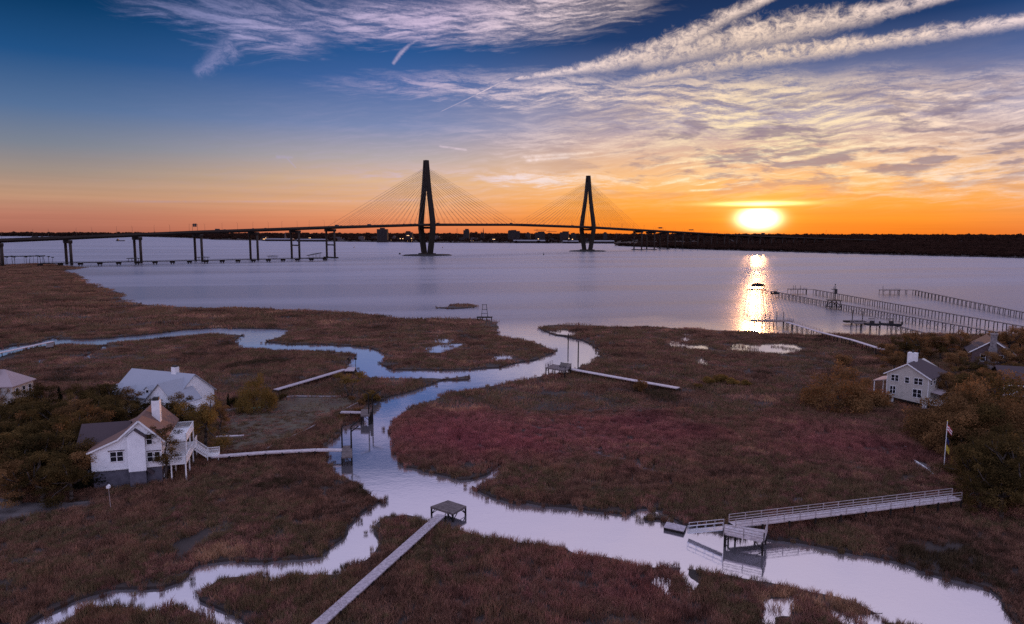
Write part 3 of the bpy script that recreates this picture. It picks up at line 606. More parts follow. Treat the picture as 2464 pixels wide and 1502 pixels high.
def plant_all():
    # left wood: (x, y of the foot, height)
    wl = 'broad dark tree in the wood left of the white gabled house'; gl = 'wood around the white gabled house'
    for i, (x, y, h) in enumerate([(-20, 1012, 6.5), (40, 1018, 6), (95, 1012, 7.2), (60, 1045, 7), (150, 1040, 5.5), (200, 1024, 7.5), (238, 1012, 7.5), (272, 1008, 7.5), (300, 1016, 6.5),
                                   (10, 1075, 8), (75, 1070, 8), (120, 1062, 7.5), (180, 1066, 8), (235, 1056, 7.5), (280, 1048, 7),
                                   (-30, 1125, 8.5), (30, 1120, 8.5), (90, 1118, 8), (150, 1120, 8.5), (205, 1108, 8), (-20, 1185, 8), (35, 1180, 8.5), (95, 1178, 8), (155, 1172, 7.5), (205, 1168, 6.5), (242, 1150, 5), (232, 1118, 6.5), (65, 1150, 8.2), (125, 1150, 8), (185, 1140, 7.6), (0, 1150, 8.4), (225, 1082, 7), (212, 1092, 7.6), (250, 1066, 6.8), (170, 1205, 6), (110, 1208, 6.5), (50, 1212, 6.5)]):
        plant('oak', 'leaf_oak' if i % 4 else 'leaf_rust', 1 + i % 3, x, y, h, wl, gl, 'oak_tree', wide=1.12)
    for i, (x, y, h) in enumerate([(330, 1034, 7), (378, 1032, 7.2), (425, 1030, 7.5), (455, 1046, 7), (355, 1050, 6)]):
        plant('oak', 'leaf_oak', 1 + i % 3, x, y, h, 'rounded tree in the row between the white gabled house and the pale-roofed house', 'tree row behind the white gabled house', 'oak_tree')
    plant('oak', 'leaf_gold', 2, 496, 1082, 11.5, 'tall tree with a drooping crown beside the decks of the white gabled house', None, 'oak_tree', wide=.85)
    plant('oak', 'leaf_rust', 3, 528, 1040, 6.5, 'smaller tree right of the tall tree by the decks', None, 'oak_tree', wide=.8)
    plant('sparse', 'leaf_oak', 5, 402, 1162, 9.4, 'thin crooked tree standing in front of the white gabled house', None, 'pine_tree')
    plant('bush', 'leaf_dark', 4, 262, 1160, 3.6, 'dark shrub against the left end of the white gable wall', None, 'shrub', 'shrub', 1.3)
    plant('bush', 'leaf_dark', 5, 225, 1172, 3.4, 'dark shrub at the foot of the white house, left of the other', None, 'shrub', 'shrub', 1.3)
    plant('column', 'leaf_dark', 6, 146, 996, 6.2, 'narrow dark cedar behind the wood, near the tan hipped roof', None, 'cedar_tree')
    plant('column', 'leaf_dark', 6, 550, 985, 3.6, 'narrow dark cedar by the picket fence', None, 'cedar_tree')
    plant('dome', 'leaf_gold', 7, 618, 988, 8.2, 'round golden tree standing alone behind the lawn', None, 'tree', wide=.8)
    for x, y, h in ((566, 978, 2.6), (583, 980, 2.2), (655, 968, 2.0), (680, 962, 1.8)):
        plant('bush', 'leaf_oak', 4, x, y, h, 'low shrub in the row beside the round golden tree', 'shrubs behind the lawn', 'shrub', 'shrub')
    plant('bare', 'leaf_gold', 8, 838, 960, 6.2, 'spreading thin-leaved tree at the far end of the lawn', None, 'tree', wide=1.1)
    plant('bush', 'leaf_gold', 5, 893, 966, 3.2, 'yellow shrub on the creek bank past the spreading tree', None, 'shrub', 'shrub')
    for x, y, h in ((846, 966, 1.6), (870, 975, 1.8), (905, 962, 1.8), (862, 1000, 2.0), (820, 1012, 1.6)):
        plant('bush', 'leaf_rust', 4, x, y, h, 'low brown shrub on the bank around the L-railed dock', 'shrubs on the creek bank', 'shrub', 'shrub')
    plant('bush', 'leaf_rust', 5, 1541, 943, 4.0, 'lone dark shrub beside the long pale walkway across the marsh', None, 'shrub', 'shrub', .75)
    for x, y, h in ((1705, 925, 2.4), (1735, 922, 2.8), (1762, 928, 2.4), (1795, 930, 2.0), (1680, 935, 1.6)):
        plant('bush', 'leaf_gold', 4, x, y, h, 'yellowish marsh shrub in the loose patch right of the long walkway', 'marsh shrubs beyond the walkway', 'shrub', 'shrub', 1.3)
    # right wood
    plant('dome', 'leaf_rust', 7, 2012, 985, 10.5, 'big domed rust-brown thicket tree left of the beige house', None, 'tree', wide=1.02)
    plant('dome', 'leaf_rust', 9, 2080, 975, 6.6, 'smaller rounded thicket tree between the big dome and the beige house', None, 'tree', wide=.8)
    plant('bush', 'leaf_rust', 4, 2028, 882, 4.2, 'rounded reddish shrub at the end of the marsh behind the big dome', None, 'shrub', 'shrub', 1.1)
    plant('bush', 'leaf_rust', 5, 2118, 982, 5.2, 'dark red shrub hiding the left corner of the beige house', None, 'shrub', 'shrub', .8)
    wr, gr = 'tree in the mixed wood behind the beige house', 'wood behind the beige house'
    for i, (x, y, h) in enumerate([(2140, 880, 7), (2175, 872, 8.5), (2205, 866, 8.5), (2236, 862, 8.5), (2262, 866, 7), (2300, 862, 8.5), (2330, 872, 7), (2372, 862, 8), (2420, 860, 9.5), (2455, 856, 9.5), (2490, 860, 9),
                                   (2150, 905, 6.5), (2300, 900, 7), (2345, 918, 7), (2400, 905, 7.5), (2450, 900, 8)]):
        plant('oak', ('leaf_rust', 'leaf_oak', 'leaf_rust')[i % 3], 1 + i % 3, x, y, h, wr, gr, 'oak_tree', wide=1.15)
    w2, g2 = 'rounded tree in the clump right of the beige house', 'clump right of the beige house'
    for i, (x, y, h) in enumerate([(2275, 975, 7.5), (2310, 968, 7.8), (2350, 965, 7), (2395, 962, 7), (2445, 950, 7.5), (2300, 992, 5)]):
        plant('oak', ('leaf_rust', 'leaf_oak', 'leaf_rust')[i % 3], 1 + i % 3, x, y, h, w2, g2, 'oak_tree', wide=1.15)
    w3, g3 = 'rusty rounded thicket tree in the near clump behind the flagpole', 'near clump behind the flagpole'
    for i, (x, y, h) in enumerate([(2270, 1062, 7.2), (2330, 1052, 8.2), (2390, 1045, 8.6), (2450, 1040, 8.6), (2310, 1092, 6.4), (2370, 1095, 7), (2440, 1095, 7.5), (2490, 1080, 8)]):
        plant('dome', ('leaf_rust', 'leaf_oak')[i % 3 == 2], 7 + 2 * (i % 2), x, y, h, w3, g3, 'tree', wide=1.0)
    w4, g4 = 'dark tree in the shaded clump at the landward end of the railed dock', 'dark clump past the railed dock'
    for i, (x, y, h) in enumerate([(2330, 1185, 7), (2385, 1195, 8), (2440, 1200, 8.5), (2490, 1180, 8.5), (2350, 1150, 6.5), (2420, 1150, 7.5), (2410, 1250, 7), (2470, 1260, 8), (2360, 1232, 5.4)]):
        plant('oak', 'leaf_oak', 1 + i % 3, x, y, h, w4, g4, 'oak_tree', wide=1.15)
    # palms by the far left landing
    pt = MB(); pc = MB(); g = np.random.default_rng(3); limb(pt, (0, 0, -.5), (.3, 0, 9), .3, .2, .08, g)
    for k in range(22):
        a = k * 2.4; e = g.uniform(-.5, .9); q = Vector((.3, 0, 9)); d = Vector((math.cos(a), math.sin(a), 0))
        m_ = q + d * 1.3 + Vector((0, 0, .5 + e * .7)); t_ = q + d * 2.5 + Vector((0, 0, -.4 + e)); w = Vector((-d.y, d.x, 0)) * .45
        pc.add([q, m_ - w, t_, m_ + w], [(0, 1, 2, 3)])
    for i, (x, sc) in enumerate([(8, 1), (17, .9), (30, 1.05), (36, .9), (64, .95), (72, 1.05), (91, 1.1), (98, 1), (107, 1.1), (118, 1), (127, .9)]):
        p = G(x, 636, 0); o = thing('palm_tree', 'small dark palm on the shore by the landward end of the fishing pier', 'palm tree', (p[0], p[1], .3), i * 1.3, 'palms by the fishing pier'); o.scale = (sc, sc, sc)
        if i == 0: a = pt.build('trunk', 'pile', o); b = pc.build('crown', 'leaf_dark', o)
        else:
            for q in (a, b):
                c = q.copy(); COL.objects.link(c); c.parent = o

# ------------------------------------------------------------------ far shores
FAR = []
def far_shores():
    W = lambda px, z=0: [tuple(G(x, y, z)[:2]) for x, y in px]
    west = W([(-700, 566), (-300, 568), (340, 570), (450, 573), (520, 577.5), (616, 579), (760, 581), (900, 583), (1060, 584.5), (1232, 585.5), (1480, 586)]) + [(560, 3100), (2600, 3300), (5200, 2900), (12000, 3000), (30000, 30000), (-30000, 30000)]
    isle = W([(1478, 592), (1500, 592.8), (1560, 595.5), (1657, 600), (1800, 604), (2060, 611.5), (2464, 621.5), (2900, 634), (3600, 660)]) + [(3000, 2600), (1500, 3200), (560, 2600)]
    for nm, poly in (('far_shore', west), ('island_ground', isle)):
        mb = MB(); n = len(poly); tri = tessellate_polygon([[Vector((x, y, 0)) for x, y in poly]])
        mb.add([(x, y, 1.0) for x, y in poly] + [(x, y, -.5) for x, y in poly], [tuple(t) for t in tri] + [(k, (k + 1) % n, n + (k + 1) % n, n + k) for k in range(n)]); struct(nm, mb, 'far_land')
    g = np.random.default_rng(21); protos = []
    for k in range(4):
        bl = [((g.normal(0, 2.6), g.normal(0, 2.6), g.uniform(2.5, 7.5)), (g.uniform(2, 3.4), g.uniform(2, 3.4), g.uniform(1.6, 2.8))) for _ in range(8)]
        protos.append(bpy.data.objects.new('far_tree', leaf_mesh('far_tree', bl, 420, 1.0, 'leaf_far', 90 + k)))
    def fill(poly, n, ymax, s0, s1, name, grow=None):
        poly = np.array(poly); lo, hi = poly.min(0), poly.max(0); P = []
        while len(P) < n:
            y = np.sqrt(g.uniform(max(lo[1], 100) ** 2, min(hi[1], ymax) ** 2, n * 4)); x = y * g.uniform(-.86, .86, n * 4); Q = np.stack([x, y], 1); Q = Q[inside(poly, Q)]; P = Q if not len(P) else np.concatenate([P, Q])
        P = P[:n]; s = g.uniform(s0, s1, n) * (1 + .18 * smooth_noise(P, 60, 5)) * (grow(P) if grow else 1)
        instancer(name, protos, np.c_[P, np.full(n, .8)], s, g.uniform(0, 6.28, n), g.integers(0, 4, n), zs=s * g.uniform(.8, 1.1, n))
    fill(isle, 22000, 3200, .65, 1.0, 'island_woods', lambda P: np.clip(.72 + (P[:, 1] - 1200) / 2600, .7, 1.5))
    fill(west, 16000, 9000, 1.3, 1.9, 'far_woods', lambda P: np.clip(P[:, 1] / 3600, .75, 2.6))

# ------------------------------------------------------------------ the bridge
T1 = np.array([-154.5, 1246.0]); T2 = np.array([171.6, 1566.0]); SPAN = float(np.linalg.norm(T2 - T1)); BD = (T2 - T1) / SPAN; BN = np.array([BD[1], -BD[0]])
def deck_z(s):                               # s along the bridge from the first tower
    xs = [-760, -627, -559, -400, -200, 0, SPAN * .5, SPAN, SPAN + 200, SPAN + 460, SPAN + 754, SPAN + 1440, SPAN + 1900]
    zs = [26, 31.5, 34.5, 42, 50, 56.5, 58.8, 55.5, 50, 43, 35, 23, 16]
    return float(np.interp(s, xs, zs))
def bp(s, off=0.0, z=0.0): q = T1 + BD * s + BN * off; return (q[0], q[1], z)
def build_bridge():
    o = thing('cable_stayed_bridge', 'long cable-stayed road bridge on two diamond towers crossing the river', 'bridge', (T1[0], T1[1], 0))
    ss = list(np.arange(-760, SPAN + 1900, 24.0)); hw = 15.0
    mb = MB(); prof = lambda s: [bp(s, -hw, deck_z(s)), bp(s, -hw, deck_z(s) - 1.3), bp(s, -hw + 3.5, deck_z(s) - 3.6), bp(s, hw - 3.5, deck_z(s) - 3.6), bp(s, hw, deck_z(s) - 1.3), bp(s, hw, deck_z(s))]
    vs = [q for s in ss for q in prof(s)]; n = len(ss)
    mb.add(vs, [(i * 6 + k, i * 6 + (k + 1) % 6, (i + 1) * 6 + (k + 1) % 6, (i + 1) * 6 + k) for i in range(n - 1) for k in range(6)] + [(0, 1, 2, 3, 4, 5), tuple(range((n - 1) * 6, n * 6))[::-1]])
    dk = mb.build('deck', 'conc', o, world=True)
    mb = MB()
    for a, b in zip(ss, ss[1:]):
        mb.hexa([bp(a, -hw + .5, deck_z(a) + .01), bp(a, hw - .5, deck_z(a) + .01), bp(b, hw - .5, deck_z(b) + .01), bp(b, -hw + .5, deck_z(b) + .01)], [bp(a, -hw + .5, deck_z(a) + .1), bp(a, hw - .5, deck_z(a) + .1), bp(b, hw - .5, deck_z(b) + .1), bp(b, -hw + .5, deck_z(b) + .1)])
    mb.build('roadway', 'asphalt', dk, root=o, world=True)
    for sgn in (-1, 1):
        mb = MB()
        for a, b in zip(ss, ss[1:]): mb.beam(bp(a, sgn * (hw - .2), deck_z(a) + .55), bp(b, sgn * (hw - .2), deck_z(b) + .55), .35, 1.1)
        mb.build('parapet', 'conc', dk, root=o, world=True)
    def tower(s0):
        zd = deck_z(s0); H_ = 170.0
        def P(u, t, z): return bp(s0 + t, u, z)
        tw = MB(); W = lambda z: np.interp(z, [3, zd - 8, zd + 4, 120, H_], [11.5, 20.5, 20.2, 9.3, 3.9])      # outer half-width
        th = lambda z: np.interp(z, [3, zd, H_], [5.6, 6.1, 4.0]); tl = lambda z: np.interp(z, [3, zd, H_], [9.6, 8.8, 6.8])
        zz = [3, 20, 36, zd - 8, zd + 4, 80, 110, 130, 150, H_]
        for sg in (-1, 1):
            for a, b in zip(zz, zz[1:]):
                q = lambda z: [P(sg * W(z), -tl(z) / 2, z), P(sg * W(z), tl(z) / 2, z), P(sg * max(W(z) - th(z), .02), tl(z) / 2, z), P(sg * max(W(z) - th(z), .02), -tl(z) / 2, z)]
                tw.hexa(q(a), q(b))
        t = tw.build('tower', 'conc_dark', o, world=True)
        cb = MB(); z = zd - 8.5; cb.hexa([P(-15.5, -3, z), P(15.5, -3, z), P(15.5, 3, z), P(-15.5, 3, z)], [P(-15.5, -3, z + 4), P(15.5, -3, z + 4), P(15.5, 3, z + 4), P(-15.5, 3, z + 4)]); cb.build('crossbeam', 'conc_dark', t, root=o, world=True)
        cb = MB(); cb.hexa([P(-15, -11, -2), P(15, -11, -2), P(15, 11, -2), P(-15, 11, -2)], [P(-14, -9, 4.2), P(14, -9, 4.2), P(14, 9, 4.2), P(-14, 9, 4.2)]); cb.build('pile_cap', 'conc_dark', t, root=o, world=True)
        # rock island round the foot
        rk = MB(); nseg = 28; g = np.random.default_rng(int(s0) + 5)
        ring = lambda a, b, z: [P(b * math.sin(2 * math.pi * k / nseg) * (1 + .06 * g.normal()), a * math.copysign(abs(math.cos(2 * math.pi * k / nseg)) ** 1.2, math.cos(2 * math.pi * k / nseg)), z + g.normal(0, .15)) for k in range(nseg)]
        A, B, Cc = ring(52, 44, -.6), ring(44, 36, 1.6), ring(26, 20, 2.2); rk.add(A + B + Cc, [(k, (k + 1) % nseg, nseg + (k + 1) % nseg, nseg + k) for k in range(nseg)] + [(nseg + k, nseg + (k + 1) % nseg, 2 * nseg + (k + 1) % nseg, 2 * nseg + k) for k in range(nseg)] + [tuple(range(2 * nseg, 3 * nseg))])
        rk.build('rock_island', 'rock', t, root=o, world=True)
        cables = []
        for sg in (-1, 1):
            for side in (-1, 1):
                for k in range(16):
                    d = 16 + k * (SPAN / 2 - 20 if (side > 0) == (s0 == 0) else 182.0) / 15.6; zt = 112 + 44 * (k / 15) ** .85
                    cables.append((k, P(sg * max(W(zt) - th(zt) * .6, 1.2), side * tl(zt) * .4, zt), bp(s0 + side * d, sg * (hw - .8), deck_z(s0 + side * d) + .6)))
        return cables
    cs = tower(0.0) + tower(SPAN); cs.sort(key=lambda c: -c[0]); rest = MB()
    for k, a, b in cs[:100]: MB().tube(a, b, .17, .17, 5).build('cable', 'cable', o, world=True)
    for k, a, b in cs[100:]: rest.tube(a, b, .17, .17, 5)
    tag(rest.build('short_cables', 'cable', o, world=True), kind='stuff')
    # piers
    for i, s in enumerate([-690, -628, -559, -480, -402, -322, -256, -195] + [SPAN + k for k in (197, 252, 312, 385, 461, 534, 608, 681, 754, 830, 910, 990, 1075, 1160, 1250, 1340)]):
        big = s in (-195, -256, SPAN + 197, SPAN + 252); gap = 12.6 if s < 0 else 11.3; r = 1.65; z1 = deck_z(s) - 3.6
        p = MB(); cap = [(-gap - 2.2, z1 - .2), (-gap - 3.4, z1 - 1.6), (-gap - 1.9, z1 - 4.2), (gap + 1.9, z1 - 4.2), (gap + 3.4, z1 - 1.6), (gap + 2.2, z1 - .2)]
        vs = [bp(s - 2.0, u, z) for u, z in cap] + [bp(s + 2.0, u, z) for u, z in cap]; p.add(vs, [tuple(range(6)), tuple(range(6, 12))[::-1]] + [(k, (k + 1) % 6, 6 + (k + 1) % 6, 6 + k) for k in range(6)])
        pr = p.build('pier', 'conc', o, world=True); pr.name = 'pier'
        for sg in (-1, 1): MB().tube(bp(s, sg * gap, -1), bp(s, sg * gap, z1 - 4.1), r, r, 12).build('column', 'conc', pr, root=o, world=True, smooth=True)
        if z1 > 38 and big: MB().hexa([bp(s - .9, -gap + r, 20), bp(s + .9, -gap + r, 20), bp(s + .9, gap - r, 20), bp(s - .9, gap - r, 20)], [bp(s - .9, -gap + r, 22), bp(s + .9, -gap + r, 22), bp(s + .9, gap - r, 22), bp(s - .9, gap - r, 22)]).build('strut', 'conc', pr, root=o, world=True)
        if s in (-195, SPAN + 197, SPAN + 252, SPAN + 312): MB().hexa([bp(s - 3, -gap - 6, -.5), bp(s + 3, -gap - 6, -.5), bp(s + 3, gap + 6, -.5), bp(s - 3, gap + 6, -.5)], [bp(s - 3, -gap - 6, 1.8), bp(s + 3, -gap - 6, 1.8), bp(s + 3, gap + 6, 1.8), bp(s - 3, gap + 6, 1.8)]).build('footing', 'conc_dark', pr, root=o, world=True)
    # lamps, signs and traffic stand on the deck: things of their own
    lamp = MB().tube((0, 0, 0), (0, 0, 9.2), .16, .1, 6); arm = MB().chain([(0, 0, 9.2), (.3, 0, 10.0), (1.2, 0, 10.5), (2.3, 0, 10.6)], [.09, .08, .07, .06], 6); head = MB().box(2.0, 2.9, -.2, .2, 10.45, 10.65)
    ang = math.atan2(BN[1], BN[0]); first = None; k = 0
    for s in np.arange(-730, SPAN + 1500, 46.0):
        for sg in (-1, 1):
            s_ = s + (11 if sg > 0 else 0)
            if -8 < s_ < 8 or abs(s_ - SPAN) < 8: continue
            q = bp(s_, sg * (hw - .9), deck_z(s_) + .1); rz = ang + (math.pi if sg > 0 else 0)
            lab = 'slim curved-arm street lamp in the rows along the bridge deck'
            if first is None:
                first = thing('street_lamp', lab, 'street lamp', q, rz, 'street lamps on the bridge'); kids = [(lamp.build('post', 'steel', first), []), (arm.build('arm', 'steel', first), []), (head.build('lamp_head', 'steel', first), [])]
            else: copy_tree(first, kids, q, rz)
    def gantry(s, w0, w1, z0, z1, label, boards):
        t = thing('sign_gantry', label, 'road sign', bp(s, 0, deck_z(s)), ang); post = MB()
        for u in (w0, w1): MB().tube((u, 0, 0), (u, 0, z1 + .4), .2, .2, 6).build('post', 'steel', t)
        MB().box(w0, w1, -.2, .2, z1 - .4, z1 + .1).build('beam', 'steel', t)
        for a, b in boards: MB().box(a, b, -.75, -.45, z0, z1 + 1.0).build('sign_board', 'steel', t)
    gantry(-404, -13, 6, 6.5, 10.0, 'dark overhead sign gantry on the left approach of the bridge', [(-9, -3.5), (-2.2, 4.5)])
    gantry(SPAN + 300, -14, 4, 6.2, 8.6, 'wide sign board over the bridge just past the right end of the cables', [(-9, 2)])
    gantry(SPAN + 450, -14, 5, 6.2, 8.0, 'pair of thin sign boards over the bridge farther right', [(-10, -4), (-3, 3)])
    gantry(SPAN + 880, -14, 5, 6.2, 10.0, 'sign board on the bridge right under the setting sun', [(-9, 3)])
    body = MB().prism([(-2.2, .35), (2.2, .35), (2.25, .8), (1.5, .95), (.9, 1.5), (-1.2, 1.5), (-1.9, .95), (-2.25, .85)], 'y', -.85, .85); wheel = MB()
    for x in (-1.35, 1.35): wheel.tube((x, -.9, .33), (x, .9, .33), .33, .33, 10)
    van = MB().prism([(-3.4, .4), (3.0, .4), (3.1, 1.3), (2.5, 2.5), (-3.4, 2.6)], 'y', -1.0, 1.0)
    g = np.random.default_rng(5); c0 = None; v0 = None; az = math.atan2(BD[1], BD[0])
    for i, s in enumerate(sorted(g.uniform(-650, SPAN + 120, 34))):
        q = bp(s, -11 + (i % 3) * 3.4, deck_z(s) + .11)
        if i % 4 == 3:
            if v0 is None: v0 = thing('van', 'dark high-sided van in the traffic on the bridge', 'van', q, az, 'vans on the bridge'); vk = [(van.build('body', 'hull', v0), []), (wheel.build('wheels', 'hull', v0), [])]
            else: copy_tree(v0, vk, q, az)
        elif c0 is None: c0 = thing('car', 'small dark car in the traffic on the bridge', 'car', q, az, 'cars on the bridge'); ck = [(body.build('body', 'hull', c0), []), (wheel.build('wheels', 'hull', c0), [])]
        else: copy_tree(c0, ck, q, az)

# ------------------------------------------------------------------ docks
def dock(name, label, px, z, width, step, deck_m='plank', trestle='x', planks=False, low=-.8, pile_r=.13, rail=(), rail_h=1.05, rail_m='rail', cat='dock', zs=None, legs_m='pile', clear=True):
    """a plank walkway along surveyed points; pilings or braced trestles are parts"""
    pts = [Vector(G(x, y, (zs[i] if zs else z))) for i, (x, y) in enumerate(px)]
    o = thing(name, label, cat, (pts[0].x, pts[0].y, 0)); d = MB()
    for a, b in zip(pts, pts[1:]):
        L = (b - a).length; dr = (b - a).normalized(); nr = Vector((-dr.y, dr.x, 0)).normalized()
        if planks:
            n = int(L / .16)
            for k in range(n):
                c = a + dr * (k * .16 + .08); q = random.gauss(0, .012)
                d.beam(c - nr * (width / 2 + q), c + nr * (width / 2 + q), .145, .045)
            for sg in (-1, 1): d.beam(a + nr * sg * width * .42 - Vector((0, 0, .12)), b + nr * sg * width * .42 - Vector((0, 0, .12)), .06, .18)
        else: d.beam(a, b + dr * .05, width, .2)
    d.build('deck', deck_m, o, world=True); FOOT.append([(a.x + s * 0, a.y) for a in pts for s in (0,)] if False else np.array([(0, 0), (0, 0), (0, 0)]))
    first = None
    for a, b in zip(pts, pts[1:]):
        L = (b - a).length; dr = (b - a).normalized(); nr = Vector((-dr.y, dr.x, 0)).normalized(); n = max(1, int(round(L / step)))
        for k in range(n + (b is pts[-1])):
            c = a + dr * (L * k / n); t = MB(); w = width / 2 - .05
            for sg in (-1, 1): t.tube((c.x + nr.x * w * sg, c.y + nr.y * w * sg, low), (c.x + nr.x * w * sg, c.y + nr.y * w * sg, c.z - .08), pile_r, pile_r, 7)
            t.beam(c - nr * (w + .15) - Vector((0, 0, .2)), c + nr * (w + .15) - Vector((0, 0, .2)), .12, .22)
            if trestle == 'x':
                e = Vector((0, 0, c.z - .45)); t.beam(Vector((c.x, c.y, .35)) - nr * w, c - nr * -w - Vector((0, 0, .5)), .08); t.beam(Vector((c.x, c.y, .35)) + nr * w, c + nr * -w - Vector((0, 0, .5)), .08)
            t.build('trestle', legs_m, o, world=True)
    for sg, i0, i1 in rail:                              # rails along part of the walkway
        r = MB(); up = Vector((0, 0, 1))
        for a, b in list(zip(pts, pts[1:]))[i0:i1]:
            dr = (b - a).normalized(); nr = Vector((-dr.y, dr.x, 0)).normalized() * (sg * (width / 2 - .05)); L = (b - a).length
            for h in (rail_h, rail_h * .62, rail_h * .3): r.beam(a + nr + up * h, b + nr + up * h, .09, .07 if h < rail_h else .05)
            n = max(1, int(round(L / 2.4)))
            for k in range(n + 1): c = a + dr * (L * k / n) + nr; r.beam(c - up * .1, c + up * rail_h, .1)
        r.build('handrail', rail_m, o, world=True)
    return o, pts
def platform(o, corners, z, deck_m, low=-.8, brace=True, th=.22, rails=(), leg_r=.14, planks=True):
    """a square landing on corner legs, added to dock o"""
    c = [Vector((p[0], p[1], z)) for p in corners]; d = MB()
    if planks:
        n = int((c[3] - c[0]).length / .16)
        for k in range(n): t = (k + .5) / n; d.beam(c[0].lerp(c[3], t), c[1].lerp(c[2], t), .145, .05)
        for k in range(4): d.beam(c[k] - Vector((0, 0, .14)), c[(k + 1) % 4] - Vector((0, 0, .14)), .07, .22)
    else: d.slab(c, th)
    d.build('platform', deck_m, o, world=True)
    cen = sum(c, Vector()) / 4
    for k in range(4):
        q = c[k].lerp(cen, .05); l = MB().tube((q.x, q.y, low), (q.x, q.y, z - .05), leg_r, leg_r, 8)
        if brace:
            for j in (1, 3): e = c[(k + j) % 4]; m_ = q + (e - q).normalized() * 1.1; l.beam((q.x, q.y, z - 1.1), (m_.x, m_.y, z - .2), .09)
        l.build('leg', 'pile', o, world=True)
    for k, h in rails:
        a, b = c[k], c[(k + 1) % 4]; r = MB(); n = max(1, int((b - a).length / 1.8)); up = Vector((0, 0, 1))
        for j in range(n + 1): p = a.lerp(b, j / n); r.beam(p - up * .2, p + up * h, .1)
        for f in (1, .6, .3): r.beam(a + up * h * f, b + up * h * f, .08, .06)
        r.build('railing', 'rail', o, world=True)
def posts(px, h, label, group, r=.14):
    """free-standing mooring piles"""
    for i, (x, y) in enumerate(px):
        p = G(x, y, 0); t = thing('mooring_pile', label, 'post', (p[0], p[1], 0), 0, group if len(px) > 1 else None)
        MB().tube((0, 0, -1), (random.gauss(0, .05), 0, h), r, r * .85, 8).build('shaft', 'pile', t)
def build_docks():
    # nearest: plank walkway running away from the viewer to a square landing
    o, p = dock('plank_dock', 'long bare plank walkway in front, ending at a square landing on four legs', [(600, 1650), (1062, 1238)], 1.15, 1.35, 3.2, 'plank', None, True)
    z = 1.3; platform(o, [G(1036, 1219, z), G(1090, 1236, z), G(1122, 1218, z), G(1078, 1204, z)], z, 'plank_dark')
    # right: railed walkway, landing, ramp and float
    zs = [1.9, 2.2]
    o, p = dock('railed_dock', 'long pale dock with handrails running from the right-hand wood to the creek', [(1762, 1262), (2302, 1197)], 2.3, 1.7, 4.2, 'plank_pale', None, True, zs=zs, rail=[(1, 0, 1), (-1, 0, 1)])
    z = 1.9
    platform(o, [G(1742, 1282, z), G(1838, 1302, z), G(1846, 1276, z), G(1745, 1262, z)], z, 'plank_pale', brace=True, rails=[(0, 1.05), (1, 1.05)])
    t = thing('gangway', 'aluminium ramp with tubular rails sloping from the railed dock to the float', 'ramp', G(1742, 1266, 0)); a, b = Vector(G(1740, 1272, 1.85)), Vector(G(1656, 1280, .6)); dr = (b - a).normalized(); nr = Vector((-dr.y, dr.x, 0)).normalized(); up = Vector((0, 0, 1))
    MB().beam(a, b, 1.1, .12).build('ramp_deck', 'alu', t, world=True)
    for sg in (-1, 1):
        r = MB(); n = 4
        for h in (1.05, .55): r.beam(a + nr * sg * .55 + up * h, b + nr * sg * .55 + up * h, .06)
        for k in range(n + 1): q = a.lerp(b, k / n) + nr * sg * .55; r.beam(q, q + up * 1.05, .05)
        r.build('railing', 'alu', t, world=True)
    t = thing('floating_dock', 'small grey float low on the water at the foot of the aluminium ramp', 'float', G(1625, 1275, 0)); q = [Vector(G(*k, .45)) for k in ((1597, 1268), (1645, 1279), (1651, 1266), (1604, 1256))]
    MB().slab(q, .1).build('deck', 'plank', t, world=True); MB().slab([v - Vector((0, 0, .1)) for v in q], .55).build('pontoon', 'pile', t, world=True)
    # the white house's dock
    o, p = dock('house_dock', 'pale walkway from the white gabled house ending at a landing with tall davit posts', [(508, 1098), (640, 1088), (760, 1082), (826, 1082)], 1.5, 1.25, 3.4, 'plank_pale', None, True)
    z = 1.6; platform(o, [G(822, 1100, z), G(847, 1099, z), G(846, 1072, z), G(824, 1073, z)], z, 'plank_dark')
    def davit(par, px, py, h, ex, ey, rt):
        q = Vector(G(px, py, 0)); d = MB().chain([(q.x, q.y, -.5), (q.x, q.y, h), (q.x + ex, q.y + ey, h + .9)], [.16, .13, .08], 7); d.build('davit', 'pile', par, world=True)
    davit(o, 824, 1098, 5.0, .1, 0, o); davit(o, 846, 1099, 4.6, 1.3, .8, o); davit(o, 846, 1085, 4.6, 1.3, .8, o)
    # dock past the lawn
    o, p = dock('creek_dock', 'short dock past the lawn with two tall boat-lift posts and thick legs', [(820, 991), (872, 992)], 1.9, 1.3, 3.0, 'plank', None, True)
    z = 2.0; platform(o, [G(868, 1000, z), G(889, 1000, z), G(891, 985, z), G(869, 985, z)], z, 'plank_dark'); davit(o, 888, 1018, 6.2, -2.2, 1.4, o); davit(o, 897, 1014, 5.6, 1.8, 1.6, o); 
    t = MB(); q = Vector(G(894, 1020, 0)); t.tube((q.x, q.y, -.5), (q.x, q.y, 2.6), .25, .25, 8); t.build('piling', 'pile', o, world=True)
    # far bend of the creek
    o, p = dock('marsh_dock', 'grey walkway across the left marsh to a landing with two lantern-topped posts', [(664, 938), (760, 910), (830, 889)], 1.5, 1.5, 4.0, 'plank', None)
    z = 1.7; platform(o, [G(829, 892, z), G(852, 892, z), G(856, 883, z), G(838, 883, z)], z, 'plank', rails=[(2, .7)], planks=False)
    for x, y in ((839, 884), (856, 884)):
        q = Vector(G(x, y, z)); MB().tube(q, q + Vector((0, 0, 2.4)), .08, .07, 6).box(q.x - .3, q.x + .3, q.y - .3, q.y + .3, q.z + 2.2, q.z + 2.75).build('lantern_post', 'pile', o, world=True)
